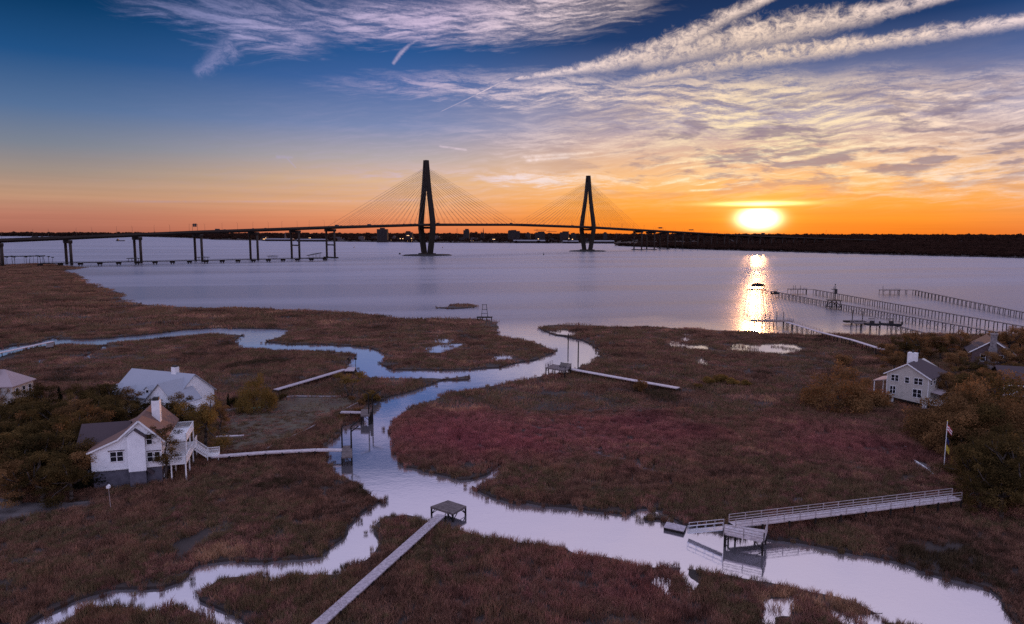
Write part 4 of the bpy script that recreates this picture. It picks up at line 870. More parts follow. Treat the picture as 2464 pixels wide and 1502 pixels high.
    o, p = dock('plank_dock', 'thin yellow-lit footbridge at the left edge crossing the upper creek', [(-40, 858), (0, 849), (60, 836), (126, 822)], 1.6, 1.4, 7.0, 'plank_pale', None); platform(o, [G(110, 836, 1.4), G(128, 834, 1.4), G(131, 823, 1.4), G(112, 825, 1.4)], 1.4, 'plank_dark', planks=False)
    # dock at the creek mouth
    o, p = dock('long_dock', 'long pale marsh walkway ending in a railed dark landing at the creek bend', [(1632, 934), (1500, 911), (1372, 888)], 1.5, 1.7, 5.0, 'plank_pale', None)
    z = 2.6; platform(o, [G(1312, 885, z), G(1360, 893, z), G(1374, 884, z), G(1330, 876, z)], z, 'plank_dark', rails=[(0, 1.1), (3, 1.1), (1, 1.1)], planks=False)
    for k in ((1320, 896), (1335, 899), (1350, 893)): q = Vector(G(k[0], k[1], 0)); MB().tube((q.x, q.y, -.5), (q.x, q.y, 2.5), .16, .16, 7).beam((q.x - 1, q.y, .6), (q.x + 1, q.y, 2.3), .09).build('piling', 'pile', o, world=True)
    t = thing('boat_lift', 'dark covered boat hoist beside the railed landing at the creek bend', 'boat lift', G(1357, 884, 0)); q = [Vector(G(*k, 3.0)) for k in ((1346, 880), (1372, 883), (1374, 875), (1350, 872))]
    MB().slab(q, 1.2).build('cover', 'hull', t, world=True)
    for v in q: MB().tube((v.x, v.y, -.6), (v.x, v.y, 3.1), .13, .13, 7).build('leg', 'pile', t, world=True)
    for x, y, h, w in ((1367, 838, 5.2, 'tall mooring pile in the creek mouth, nearer the river'), (1391, 872, 6.6, 'tall mooring pile by the creek bend, nearer the dock')):
        posts([(x, y)], h, w, None, .2)
    # the four long river docks and the two short ones
    long_ = [('long_river_dock', 'farthest of the long river docks, a thin line of legs at the right', [(2142, 698), (2200, 698), (2464, 752), (2560, 772)], 3.0, 5.2, None),
             ('long_river_dock', 'middle long river dock with tall plain legs and a landing with posts', [(1920, 696), (1960, 697), (2200, 740), (2464, 786), (2560, 803)], 3.2, 5.0, None),
             ('long_river_dock', 'nearest long river dock on X-braced trestles, starting in the sun glitter', [(1822, 697), (1870, 703), (2000, 728), (2200, 764), (2400, 800)], 2.9, 4.6, 'x')]
    for nm, lab, px, z, st, tr in long_:
        o, p = dock(nm, lab, px, z, 1.7, st, 'plank_dark', tr, pile_r=.17)
        a = p[0]; platform(o, [(a.x - 6, a.y - 3), (a.x + 5, a.y - 3), (a.x + 5, a.y + 3), (a.x - 6, a.y + 3)], z + .1, 'plank_dark', planks=False, rails=[(0, 1.0), (1, 1.0)])
    q = G(1826, 698, 2.9); t = thing('boathouse', 'dark peaked shelter at the river end of the nearest long dock, against the glitter', 'shelter', (q[0] - .5, q[1], 3.0))
    MB().prism([(-4.2, 2.4), (4.2, 2.4), (3.0, 3.8), (0, 4.6), (-3.0, 3.8)], 'y', -2.6, 2.6).build('roof', 'pile', t)
    for x in (-3.4, 3.4):
        for y in (-2.2, 2.2): MB().tube((x, y, .1), (x, y, 2.5), .12, .12, 6).build('post', 'pile', t)
    def boat(loc, rz, label, L=7.0, name='motor_boat'):
        t = thing(name, label, 'boat', loc, rz); h = MB(); sec = [(-.5, .9, .0), (-.1, 1.15, .0), (.3, 1.0, .08), (.5, .12, .25)]; vs = []
        for f, w, up in sec: vs += [(f * L, -w, 1.0 + up), (f * L, -w * .6, up), (f * L, w * .6, up), (f * L, w, 1.0 + up)]
        h.add(vs, [(i * 4 + k, i * 4 + (k + 1) % 4, (i + 1) * 4 + (k + 1) % 4, (i + 1) * 4 + k) for i in range(3) for k in range(4)] + [(0, 1, 2, 3), (12, 13, 14, 15)]); h.build('hull', 'hull', t)
        MB().box(-.9, .5, -.6, .6, 1.0, 2.0).build('console', 'steel', t); r = MB()
        for x in (-.9, .8):
            for y in (-.7, .7): r.tube((x, y, 1), (x, y, 2.9), .05, .05, 5)
        r.box(-1.2, 1.1, -.9, .9, 2.9, 3.0); r.build('canopy', 'hull', t); MB().box(-L * .5 - .5, -L * .5, -.35, .35, .6, 1.9).build('outboard_motor', 'steel', t); return t
    q = G(1862, 704, 2.9); boat((q[0], q[1] - 3, 2.0), .4, 'dark motor boat hung on a lift by the nearest long river dock', 6.5)
    # short docks below
    o, p = dock('river_dock', 'short dock in the sun glitter with railed landing and long rail to the marsh', [(1834, 772), (1890, 774), (1975, 800), (2050, 818), (2130, 843)], 2.6, 1.6, 4.4, 'plank_pale', 'x', rail=[(1, 1, 2)], pile_r=.15)
    a = Vector(G(1858, 772, 2.7)); platform(o, [(a.x - 9, a.y - 3), (a.x + 8, a.y - 3), (a.x + 8, a.y + 3), (a.x - 9, a.y + 3)], 2.75, 'plank_dark', planks=False, rails=[(0, 1.0), (1, 1.0)])
    posts([(1841, 781), (1851, 783), (1868, 781), (1884, 783)], 6.0, 'thin mooring pile beside the short dock in the sun glitter', 'piles by the glitter dock')
    o, p = dock('river_dock', 'short braced dock in front of the trees with two boats on lifts', [(2072, 778), (2140, 780), (2240, 805)], 2.6, 1.6, 3.6, 'plank_dark', 'x', pile_r=.15)
    a = Vector(G(2076, 777, 2.7)); platform(o, [(a.x - 4, a.y - 2.5), (a.x + 5, a.y - 2.5), (a.x + 5, a.y + 2.5), (a.x - 4, a.y + 2.5)], 2.75, 'plank_dark', planks=False, rails=[(1, 1.0), (2, 1.0)])
    t = thing('floating_dock', 'dark flat float beside the short braced dock, with a pile through it', 'float', G(2056, 780, 0)); a = G(2056, 778, 1.0); MB().box(-4.5, 4.5, -1.6, 1.6, .8, 1.5).build('deck', 'pile', t)
    posts([(2050, 781), (2074, 784)], 6.4, 'thick mooring pile at the float of the braced dock', 'piles at the float', .2)
    q = G(2136, 784, 2.8); boat((q[0], q[1] - 2, 3.0), 2.9, 'dark motor boat with a tall console lifted beside the braced dock', 8.0); 
    q = G(2086, 780, 2.6); boat((q[0], q[1] - 3.5, 2.4), 3.0, 'low dark motor boat on the lift at the landing of the braced dock', 6.0)
    posts([(1908, 711), (1913, 710), (1925, 711)], 6.5, 'thin mooring pile off the landing of the middle long dock', 'piles off the middle long dock'); posts([(2124, 706)], 5.2, 'lone mooring pile off the end of the farthest long dock', None)
    # the channel tower
    q = G(2006, 742, 0); t = thing('channel_marker_tower', 'dark steel channel light tower on a braced platform over the nearest long dock', 'beacon', (q[0], q[1], 0))
    f = MB()
    for x in (-2.6, 2.6):
        for y in (-2.6, 2.6): MB().tube((x * 1.15, y * 1.15, -1), (x * .85, y * .85, 4.2), .28, .25, 8).build('leg', 'steel', t)
    for s in (-1, 1):
        f.beam((-2.8, s * 2.8, .8), (2.8, s * 2.8, .8), .22); f.beam((s * 2.8, -2.8, .8), (s * 2.8, 2.8, .8), .22); f.beam((-2.6, s * 2.6, .9), (0, s * 2.4, 4.0), .2); f.beam((2.6, s * 2.6, .9), (0, s * 2.4, 4.0), .2)
    f.build('bracing', 'steel', t); MB().box(-3, 3, -3, 3, 4.2, 4.55).build('platform', 'steel', t); m_ = MB()
    for x in (-.55, .55):
        for y in (-.55, .55): m_.tube((x, y, 4.5), (x * .8, y * .8, 11.2), .07, .07, 5)
    for k in range(7): m_.beam((-.55, -.55, 4.6 + k), (.55, -.55, 5.5 + k), .07); m_.beam((.55, .55, 4.6 + k), (-.55, .55, 5.5 + k), .07)
    m_.box(-1.6, 1.2, -.6, .6, 10.2, 10.5); m_.tube((.1, 0, 11), (.1, 0, 13.3), .12, .08, 6).beam((-.8, 0, 11.6), (.9, 0, 11.9), .12).ball((.2, 0, 12.9), .35); m_.build('lattice_mast', 'steel', t); MB().box(.2, 1.3, -.5, .5, 8.0, 10.3).build('day_board', 'steel', t)
    # twin-chair lookout on the point
    q = G(1166, 772, 0); t = thing('lookout_stand', 'thin timber lookout stand on a low deck at the tip of the left marsh', 'lookout', (q[0], q[1], 0))
    MB().box(-3.6, 3.6, -2, 2, 1.5, 1.75).build('platform', 'pile', t); m_ = MB()
    for x in (-1, 1):
        for y in (-.8, .8): m_.tube((x * 1.5, y, 1.7), (x * .8, y, 7.6), .1, .08, 6)
    for z_ in (3.4, 5.2, 7.4): m_.beam((-1.2, -.8, z_), (1.2, -.8, z_), .1); m_.beam((-1.2, .8, z_), (1.2, .8, z_), .1)
    m_.build('frame', 'pile', t)
    for x in (-3.2, -1, 1, 3.2): MB().tube((x, -1.6, -.6), (x, -1.6, 1.6), .14, .14, 7).tube((x, 1.6, -.6), (x, 1.6, 1.6), .14, .14, 7).build('leg', 'pile', t)
    # the public fishing pier under the bridge
    A, B = Vector(G(96, 634.2, 4.0)), Vector(G(782, 621.2, 4.0)); o = thing('fishing_pier', 'long flat public fishing pier on clustered piles below the left half of the bridge', 'pier', (A.x, A.y, 0)); dr = (B - A).normalized(); nr = Vector((-dr.y, dr.x, 0)); up = Vector((0, 0, 1))
    MB().beam(A, B, 6.5, .9).build('deck', 'pile', o, world=True); r = MB()
    for sg in (-1, 1): r.beam(A + nr * 3.1 * sg + up * 1.4, B + nr * 3.1 * sg + up * 1.4, .1, .15)
    r.build('handrail', 'pile', o, world=True)
    MB().beam(B - dr * 26, B, 13, 1.1).build('pier_head', 'pile', o, world=True)
    n = 17
    for k in range(n + 1):
        c = A.lerp(B, k / n); t = MB()
        for a in (-1.5, 1.5):
            for b in (-1.8, 1.8): q = c + dr * a + nr * b; t.tube((q.x, q.y, -1), (q.x, q.y, 3.4), .4, .4, 7)
        t.beam(c - dr * 2.8 - up * 1.5, c + dr * 2.8 - up * 1.5, 4.8, 1.8); t.build('piling_cluster', 'pile', o, world=True)
    for i, (f, L_, slant, lab) in enumerate([(.283, 15, 0, 'flat-roofed shade shelter on the fishing pier, nearest the shore'), (.52, 15, 0, 'flat-roofed shade shelter midway along the fishing pier'), (.782, 14, 0, 'flat-roofed shade shelter on the fishing pier next to the end shelter'), (.955, 21, 1.8, 'big slant-roofed shelter at the outer end of the fishing pier')]):
        c = A.lerp(B, f); t = thing('pier_shelter', lab, 'shelter', (c.x, c.y, 4.45), math.atan2(dr.y, dr.x)); hh = 3.4 + slant
        MB().prism([(-L_ / 2, hh - slant), (L_ / 2, hh + slant), (L_ / 2, hh + slant + .5), (0, hh + .9), (-L_ / 2, hh - slant + .5)], 'y', -4, 4).build('roof', 'steel', t)
        for x in (-.36, -.12, .12, .36):
            for y in (-2.6, 2.6): MB().tube((x * L_, y, 0), (x * L_, y, hh + 2 * slant * x + .1), .18, .18, 6).build('post', 'steel', t)
    q = G(36, 634, 0); t = thing('shore_pavilion', 'long low flat roof on posts by the palms at the left edge', 'shelter', (q[0], q[1], .5), math.atan2(dr.y, dr.x))
    MB().box(-32, 32, -5, 5, 8.2, 9.2).build('roof', 'steel', t)
    for x in np.linspace(-30, 30, 7): MB().tube((x, 0, -.5), (x, 0, 8.3), .2, .2, 6).build('post', 'steel', t)
    # buoys and the moored barge
    for x, y, r_, lab in ((852, 596.5, 1.4, 'can buoy on the far river left of the nearer bridge tower'), (1065, 596.8, 1.5, 'can buoy on the river just right of the nearer tower'), (1308, 614, 1.3, 'dark buoy on the river left of the farther tower'), (2016, 612, 1.2, 'small buoy near the island shore at the right'), (1862, 606.5, 1.2, 'buoy by the island under the sun')):
        q = G(x, y, 0); t = thing('buoy', lab, 'buoy', (q[0], q[1], 0)); MB().tube((0, 0, -.4), (0, 0, 1.3), r_, r_ * .9, 10).build('float', 'hull', t); MB().tube((0, 0, 1.2), (0, 0, 4.2), .75, .2, 6).ball((0, 0, 4.5), .45).build('marker', 'hull', t)
    q = G(962, 612, 0); t = thing('mooring_ball', 'round dark mooring ball on the water left of the nearer tower island', 'buoy', (q[0], q[1], 0)); MB().ball((0, 0, .8), 2.0, 12, 8).build('float', 'hull', t); MB().tube((0, 0, 2.6), (0, 0, 3.4), .25, .25, 6).build('ring', 'hull', t)
    q = G(290, 580.5, 0); t = thing('cargo_barge', 'distant dark ship on the river seen under the left part of the bridge', 'ship', (q[0], q[1], 0)); MB().hexa([(-18, -4, -1), (17, -4, -1), (17, 4, -1), (-18, 4, -1)], [(-20, -5, 4), (20, -5, 4), (20, 5, 4), (-20, 5, 4)]).build('hull', 'hull', t); MB().box(-16, -9, -3.5, 3.5, 4, 10).box(-14, -12, -1, 1, 10, 13).build('bridge_house', 'hull', t)

# ------------------------------------------------------------------ houses
def window(par, x0, x1, z0, z1, y, lights=1, name='window', axis='y', sgn=-1):
    """frame with rails proud of the wall at y (axis y) or x (axis x); its pane is a sub-part"""
    def bx(mb, a0, a1, d0, d1, b0, b1):
        lo, hi = min(y + sgn * d0, y + sgn * d1), max(y + sgn * d0, y + sgn * d1)
        return mb.box(a0, a1, lo, hi, b0, b1) if axis == 'y' else mb.box(lo, hi, a0, a1, b0, b1)
    f = MB(); t = .09; zm = (z0 + z1) / 2
    bx(f, x0 - t, x1 + t, .0, .08, z1, z1 + t); bx(f, x0 - t, x1 + t, .0, .11, z0 - t, z0); bx(f, x0 - t, x0, .0, .08, z0, z1); bx(f, x1, x1 + t, .0, .08, z0, z1)
    for k in range(1, lights): q = x0 + (x1 - x0) * k / lights; bx(f, q - .06, q + .06, .0, .08, z0, z1)
    for k in range(lights): a = x0 + (x1 - x0) * k / lights + (.06 if k else 0); b = x0 + (x1 - x0) * (k + 1) / lights - (.06 if k < lights - 1 else 0); bx(f, a, b, .0, .05, zm - .03, zm + .03)
    o = f.build(name, 'white', par); bx(MB(), x0, x1, .004, .02, z0, z1).build('pane', 'glass', o); return o
def rail_run(mb, a, b, h=1.0, gap=.16, post=.1):
    a, b = Vector(a), Vector(b); up = Vector((0, 0, 1)); n = max(1, int((b - a).length / gap))
    mb.beam(a + up * h, b + up * h, .1, .06); mb.beam(a + up * .12, b + up * .12, .06, .06)
    for k in range(1, n): p = a.lerp(b, k / n); mb.beam(p + up * .13, p + up * (h - .03), .045)
    m = max(1, int((b - a).length / 2))
    for k in range(m + 1): p = a.lerp(b, k / m); mb.beam(p - up * .1, p + up * (h + .08), post)
def foot(o, x0, x1, y0, y1):
    m = ROOT[o.name]; FOOT.append(np.array([tuple((m @ Vector((x, y, 0)))[:2]) for x, y in ((x0, y0), (x1, y0), (x1, y1), (x0, y1))]))
def roof_slab(mb, pts, th=.22): mb.slab(pts, th)
def white_house():
    h = thing('white_house', 'big white gabled house with brown roof, chimney and decks, in front at the left', 'house', (-58.3, 104.0, LAND_Z), rad(17)); B = -LAND_Z
    foot(h, -11, 3, 0, 13); Z = lambda z: z + B
    L, Rr, D = -6.9, 3.05, 12.5
    prof = [(L, Z(3.35)), (Rr, Z(3.35)), (Rr, Z(7.75)), (0, Z(10.75)), (-3.0, Z(8.05)), (L, Z(6.4))]
    MB().prism(prof, 'y', 0, D).build('wall', 'white_siding', h)
    MB().box(L + .15, Rr - .15, .15, D - .2, Z(0), Z(3.33)).build('foundation', 'block', h)
    # roof: two pitches to the left, one to the right
    r = MB(); ov = .35
    r.slab([(.0, -ov, Z(11.02)), (Rr + .55, -ov, Z(7.45)), (Rr + .55, D + ov, Z(7.45)), (.0, D + ov, Z(11.02))], .24)
    r.slab([(-3.02, -ov, Z(8.28)), (-.002, -ov, Z(11.02)), (-.002, D + ov, Z(11.02)), (-3.02, D + ov, Z(8.28))], .24)
    r.slab([(L - .45, -ov, Z(6.45)), (-3.022, -ov, Z(8.28)), (-3.022, D + ov, Z(8.28)), (L - .45, D + ov, Z(6.45))], .24)
    rf = r.build('roof', 'roof_brown', h)
    tr = MB(); y = -ov - .05
    for a, b in (((0, 11.0), (Rr + .55, 7.4)), ((-3.02, 8.24), (0, 11.0)), ((L - .45, 6.4), (-3.02, 8.24))): tr.beam((a[0], y, Z(a[1]) - .18), (b[0], y, Z(b[1]) - .18), .06, .26)
    tr.build('rake_trim', 'white', rf)
    c = MB().box(.85, 2.05, 5.3, 6.7, Z(8.6), Z(12.6)); c.build('chimney', 'white', rf); MB().box(1.0, 1.9, 5.45, 6.55, Z(12.6), Z(13.05)).build('chimney_cap', 'steel', rf)
    # chimney breast on the gable with its own little roofs
    bmb = MB().prism([(-1.6, Z(2.95)), (.85, Z(2.95)), (.85, Z(8.3)), (-.45, Z(9.5)), (-1.6, Z(8.6))], 'y', -.85, -.005); br = bmb.build('chimney_breast', 'white_siding', h)
    MB().slab([(-.55, -1.1, Z(9.72)), (1.15, -1.1, Z(8.3)), (1.15, -.003, Z(8.3)), (-.55, -.003, Z(9.72))], .14).build('breast_roof', 'roof_plum', br)
    MB().beam((-1.75, -.95, Z(8.6)), (-.55, -.95, Z(9.66)), .1, .1).build('breast_trim', 'roof_plum', br)
    MB().box(-1.5, .8, -.82, .13, Z(0), Z(2.93)).build('breast_footing', 'block', br)
    MB().slab([(.95, -1.3, Z(3.2)), (1.9, -1.3, Z(2.5)), (1.9, -.003, Z(2.5)), (.95, -.003, Z(3.2))], .12).build('porch_hood', 'roof_plum', h)
    MB().box(L, Rr, -.03, -.003, Z(3.2), Z(3.42)).build('skirt_board', 'white', h)
    window(h, -4.2, -2.45, Z(4.6), Z(6.1), 0, 2); window(h, .98, 1.72, Z(6.95), Z(8.5), 0); window(h, .95, 1.7, Z(4.15), Z(5.6), 0); window(h, 2.0, 2.72, Z(4.15), Z(5.6), 0)
    MB().box(-4.5, -2.2, -.16, -.002, Z(6.28), Z(6.38)).build('window_hood', 'roof_plum', h); MB().box(.8, 2.9, -.16, -.002, Z(5.8), Z(5.88)).build('window_hood', 'roof_plum', h)
    # shed dormer on the right slope
    d = MB().prism([(.9, Z(9.0)), (2.9, Z(7.2)), (2.9, Z(8.5)), (1.2, Z(9.6))], 'y', 1.2, 3.6).build('dormer', 'white_siding', h); MB().slab([(1.0, .95, Z(9.75)), (3.2, .95, Z(8.5)), (3.2, 3.85, Z(8.5)), (1.0, 3.85, Z(9.75))], .14).build('dormer_roof', 'roof_brown', d)
    # left rear wing
    w = MB().prism([(3.6, Z(1.5)), (10.6, Z(1.5)), (10.6, Z(6.6)), (7.1, Z(8.9)), (3.6, Z(6.6))], 'x', -9.4, -3.2).build('wing', 'white_siding', h)
    wr = MB(); wr.slab([(-9.8, 3.2, Z(6.35)), (-2.6, 3.2, Z(6.35)), (-2.6, 7.1, Z(9.15)), (-9.8, 7.1, Z(9.15))], .22); wr.slab([(-9.8, 7.103, Z(9.15)), (-2.6, 7.103, Z(9.15)), (-2.6, 11.0, Z(6.35)), (-9.8, 11.0, Z(6.35))], .22); wr.build('wing_roof', 'roof_plum', w)
    # lower deck, upper deck, stairs on the creek side
    dk = MB().box(Rr + .01, 6.45, .2, 12.0, Z(3.15), Z(3.4)).build('lower_deck', 'white', h); r = MB(); rail_run(r, (Rr + .1, .25, Z(3.4)), (6.4, .25, Z(3.4))); rail_run(r, (6.4, .25, Z(3.4)), (6.4, 8.2, Z(3.4))); rail_run(r, (6.4, 10.0, Z(3.4)), (6.4, 12.0, Z(3.4))); r.build('railing', 'white', dk)
    for x in (4.2, 6.3):
        for yy in (.35, 4, 8, 11.8): MB().box(x - .09, x + .09, yy - .09, yy + .09, Z(0), Z(3.14)).build('deck_post', 'white', dk)
    ud = MB().box(Rr + .01, 6.0, 4.2, 12.2, Z(5.75), Z(6.0)).build('upper_deck', 'white', h); r = MB(); rail_run(r, (Rr + .1, 4.25, Z(6)), (5.95, 4.25, Z(6))); rail_run(r, (5.95, 4.25, Z(6)), (5.95, 12.15, Z(6))); rail_run(r, (Rr + .1, 12.15, Z(6)), (5.95, 12.15, Z(6))); r.build('railing', 'white', ud)
    for yy in (4.4, 8.2, 12.0): MB().box(5.8, 5.98, yy - .09, yy + .09, Z(3.41), Z(5.74)).build('deck_post', 'white', ud)
    st = MB(); n = 8
    for k in range(n): st.box(6.46 + k * .24, 6.72 + k * .24, 8.4, 9.8, Z(3.2 - k * .2), Z(3.26 - k * .2))
    st.beam((6.45, 8.38, Z(3.05)), (8.4, 8.38, Z(1.45)), .06, .28); st.beam((6.45, 9.82, Z(3.05)), (8.4, 9.82, Z(1.45)), .06, .28)
    s = st.build('stairs', 'white', h); r = MB(); rail_run(r, (6.5, 8.38, Z(3.3)), (8.4, 8.38, Z(1.7)), 1.0); rail_run(r, (6.5, 9.82, Z(3.3)), (8.4, 9.82, Z(1.7)), 1.0); r.build('railing', 'white', s)
    MB().box(8.38, 10.3, 8.3, 9.9, Z(1.5), Z(1.66)).build('landing', 'white', s); r = MB(); rail_run(r, (8.45, 9.85, Z(1.66)), (10.25, 9.85, Z(1.66))); rail_run(r, (8.45, 8.35, Z(1.66)), (10.25, 8.35, Z(1.66))); r.build('railing', 'white', s)
    for x in (8.5, 10.2):
        for yy in (8.4, 9.8): MB().box(x - .08, x + .08, yy - .08, yy + .08, Z(0), Z(1.49)).build('landing_post', 'white', s)
    for yy in (1.6, 5.2, 8.6):
        f = window(h, yy, yy + 1.3, Z(3.6), Z(5.4), Rr, 2, axis='x', sgn=1)
    # loose things by the house
    q = G(375, 1157, LAND_Z); t = thing('propane_tank', 'white horizontal gas tank on feet below the white gabled house', 'gas tank', q, rad(12)); MB().tube((-1.1, 0, .75), (1.1, 0, .75), .42, .42, 14).ball((-1.1, 0, .75), .42, 14, 8).ball((1.1, 0, .75), .42, 14, 8).build('tank', 'white', t, smooth=True); MB().tube((0, 0, 1.1), (0, 0, 1.32), .16, .16, 8).build('valve_dome', 'white', t)
    for x in (-.8, .8): MB().box(x - .1, x + .1, -.3, .3, 0, .4).build('foot', 'block', t)
    q = G(267, 1226, LAND_Z); t = thing('birdhouse_pole', 'white birdhouse on a thin pole in the grass by the sandy clearing', 'birdhouse', q); MB().tube((0, 0, -.2), (-.15, 0, 3.2), .04, .03, 6).build('pole', 'rail', t); MB().prism([(-.36, 3.2), (.06, 3.2), (.06, 3.52), (-.15, 3.72), (-.36, 3.52)], 'y', -.2, .2).build('nest_box', 'white', t)
def pale_house():
    h = thing('pale_roofed_house', 'big house with a pale blue-grey metal roof and dormers behind the left wood', 'house', (-78.6, 151.2, LAND_Z), rad(-20)); foot(h, -10, 10, -6, 6); L = 9.3
    zr, ze, w = 8.6, 4.2, 5.6
    MB().prism([(-w, 0), (w, 0), (w, ze), (0, zr - .15), (-w, ze)], 'x', -L + .3, L - .3).build('wall', 'white_siding', h)
    r = MB(); r.slab([(-L, -w - .5, ze - .25), (L, -w - .5, ze - .25), (L, 0, zr + .1), (-L, 0, zr + .1)], .2); r.slab([(-L, .003, zr + .1), (L, .003, zr + .1), (L, w + .5, ze - .25), (-L, w + .5, ze - .25)], .2); rf = r.build('roof', 'roof_metal', h)
    MB().box(3.0, 4.2, -.5, .6, zr - .6, zr + 1.3).build('chimney', 'white', rf); MB().box(3.15, 4.05, -.35, .45, zr + 1.3, zr + 1.6).build('chimney_cap', 'steel', rf)
    def cross(x0, x1, y1, zt, z_e, nm):
        c = MB().prism([(x0, 0), (x1, 0), (x1, z_e), ((x0 + x1) / 2, zt), (x0, z_e)], 'y', y1, -1.0).build(nm, 'white_siding', h); m = (x0 + x1) / 2; q = MB(); o = .4; k = (zt - z_e) / (m - x0)
        q.slab([(x0 - o, y1 - .4, z_e + .12 - o * k), (m, y1 - .4, zt + .14), (m, -.6, zt + .14), (x0 - o, -.6, z_e + .12 - o * k)], .16); q.slab([(m + .003, y1 - .4, zt + .14), (x1 + o, y1 - .4, z_e + .12 - o * k), (x1 + o, -.6, z_e + .12 - o * k), (m + .003, -.6, zt + .14)], .16); q.build(nm + '_roof', 'roof_metal', c); return c
    cross(3.0, 11.2, -7.6, 7.9, 4.0, 'front_gable'); cross(-6.4, -1.6, -6.6, 5.9, 3.2, 'side_gable'); window(h, 8.6, 10.4, 2.2, 4.0, -7.6, 2)
    for x, zt in ((-8.4, 6.0), (.6, 6.2)):
        d = MB().prism([(x - .7, zt - 2.6), (x + .7, zt - 2.6), (x + .7, zt - .6), (x, zt), (x - .7, zt - .6)], 'y', -4.9, -2.2).build('dormer', 'white_siding', h); q = MB(); q.slab([(x - 1, -5.15, zt - .75), (x, -5.15, zt + .12), (x, -2.0, zt + .12), (x - 1, -2.0, zt - .75)], .1); q.slab([(x + .003, -5.15, zt + .12), (x + 1, -5.15, zt - .75), (x + 1, -2, zt - .75), (x + .003, -2, zt + .12)], .1); q.build('dormer_roof', 'roof_metal', d); window(d, x - .4, x + .4, zt - 2.2, zt - .75, -4.9)
    dk = MB().box(11.0, 13.6, -7, -1, 2.6, 2.85).build('side_deck', 'white', h); r = MB(); rail_run(r, (11.2, -7, 2.85), (13.5, -7, 2.85), gap=.25); rail_run(r, (13.5, -7, 2.85), (13.5, -1, 2.85), gap=.25); r.build('railing', 'white', dk)
    for y in (-6.8, -1.2): MB().box(13.3, 13.5, y - .1, y + .1, 0, 2.6).build('deck_post', 'white', dk)
def tan_house():
    p = G(30, 928, 5.5); h = thing('hip_roofed_house', 'house with a tan hipped roof and chimney at the far left edge', 'house', (-113.4, 152.2, LAND_Z), rad(4)); foot(h, -14, 0, 0, 9); W, D, ze, zr = 14.0, 8.6, 4.8, 8.0
    MB().box(-W + .5, -.5, .5, D - .5, 0, ze).build('wall', 'pale_siding', h)
    a, b, c, d, e, f = (-W, 0, ze), (0, 0, ze), (0, D, ze), (-W, D, ze), (-4.2, D / 2, zr), (-W + 4.2, D / 2, zr)
    MB().add([a, b, c, d, e, f, (-W, 0, ze - .2), (0, 0, ze - .2), (0, D, ze - .2), (-W, D, ze - .2)], [(0, 1, 4, 5), (1, 2, 4), (2, 3, 5, 4), (3, 0, 5), (0, 6, 7, 1), (1, 7, 8, 2), (2, 8, 9, 3), (3, 9, 6, 0), (6, 9, 8, 7)]).build('roof', 'roof_tan', h)
    MB().box(-6.2, -5.0, 2.4, 3.5, 6.0, 8.6).build('chimney', 'stone', h); MB().box(-6.0, -5.2, 2.6, 3.3, 8.6, 8.85).build('chimney_cap', 'steel', h)
    for y in (1.6, 4.0, 6.2): window(h, y, y + 1.0, 2.2, 4.0, -.5, 1, axis='x', sgn=1)
    q = MB(); q.slab([(-W, -2.6, 3.4), (-3, -2.6, 3.4), (-3, .45, 4.5), (-W, .45, 4.5)], .16); pr = q.build('porch_roof', 'roof_metal', h)
    for x in (-W + .5, -8, -3.4): MB().box(x - .1, x + .1, -2.4, -2.2, 0, 3.3).build('porch_post', 'white', pr)
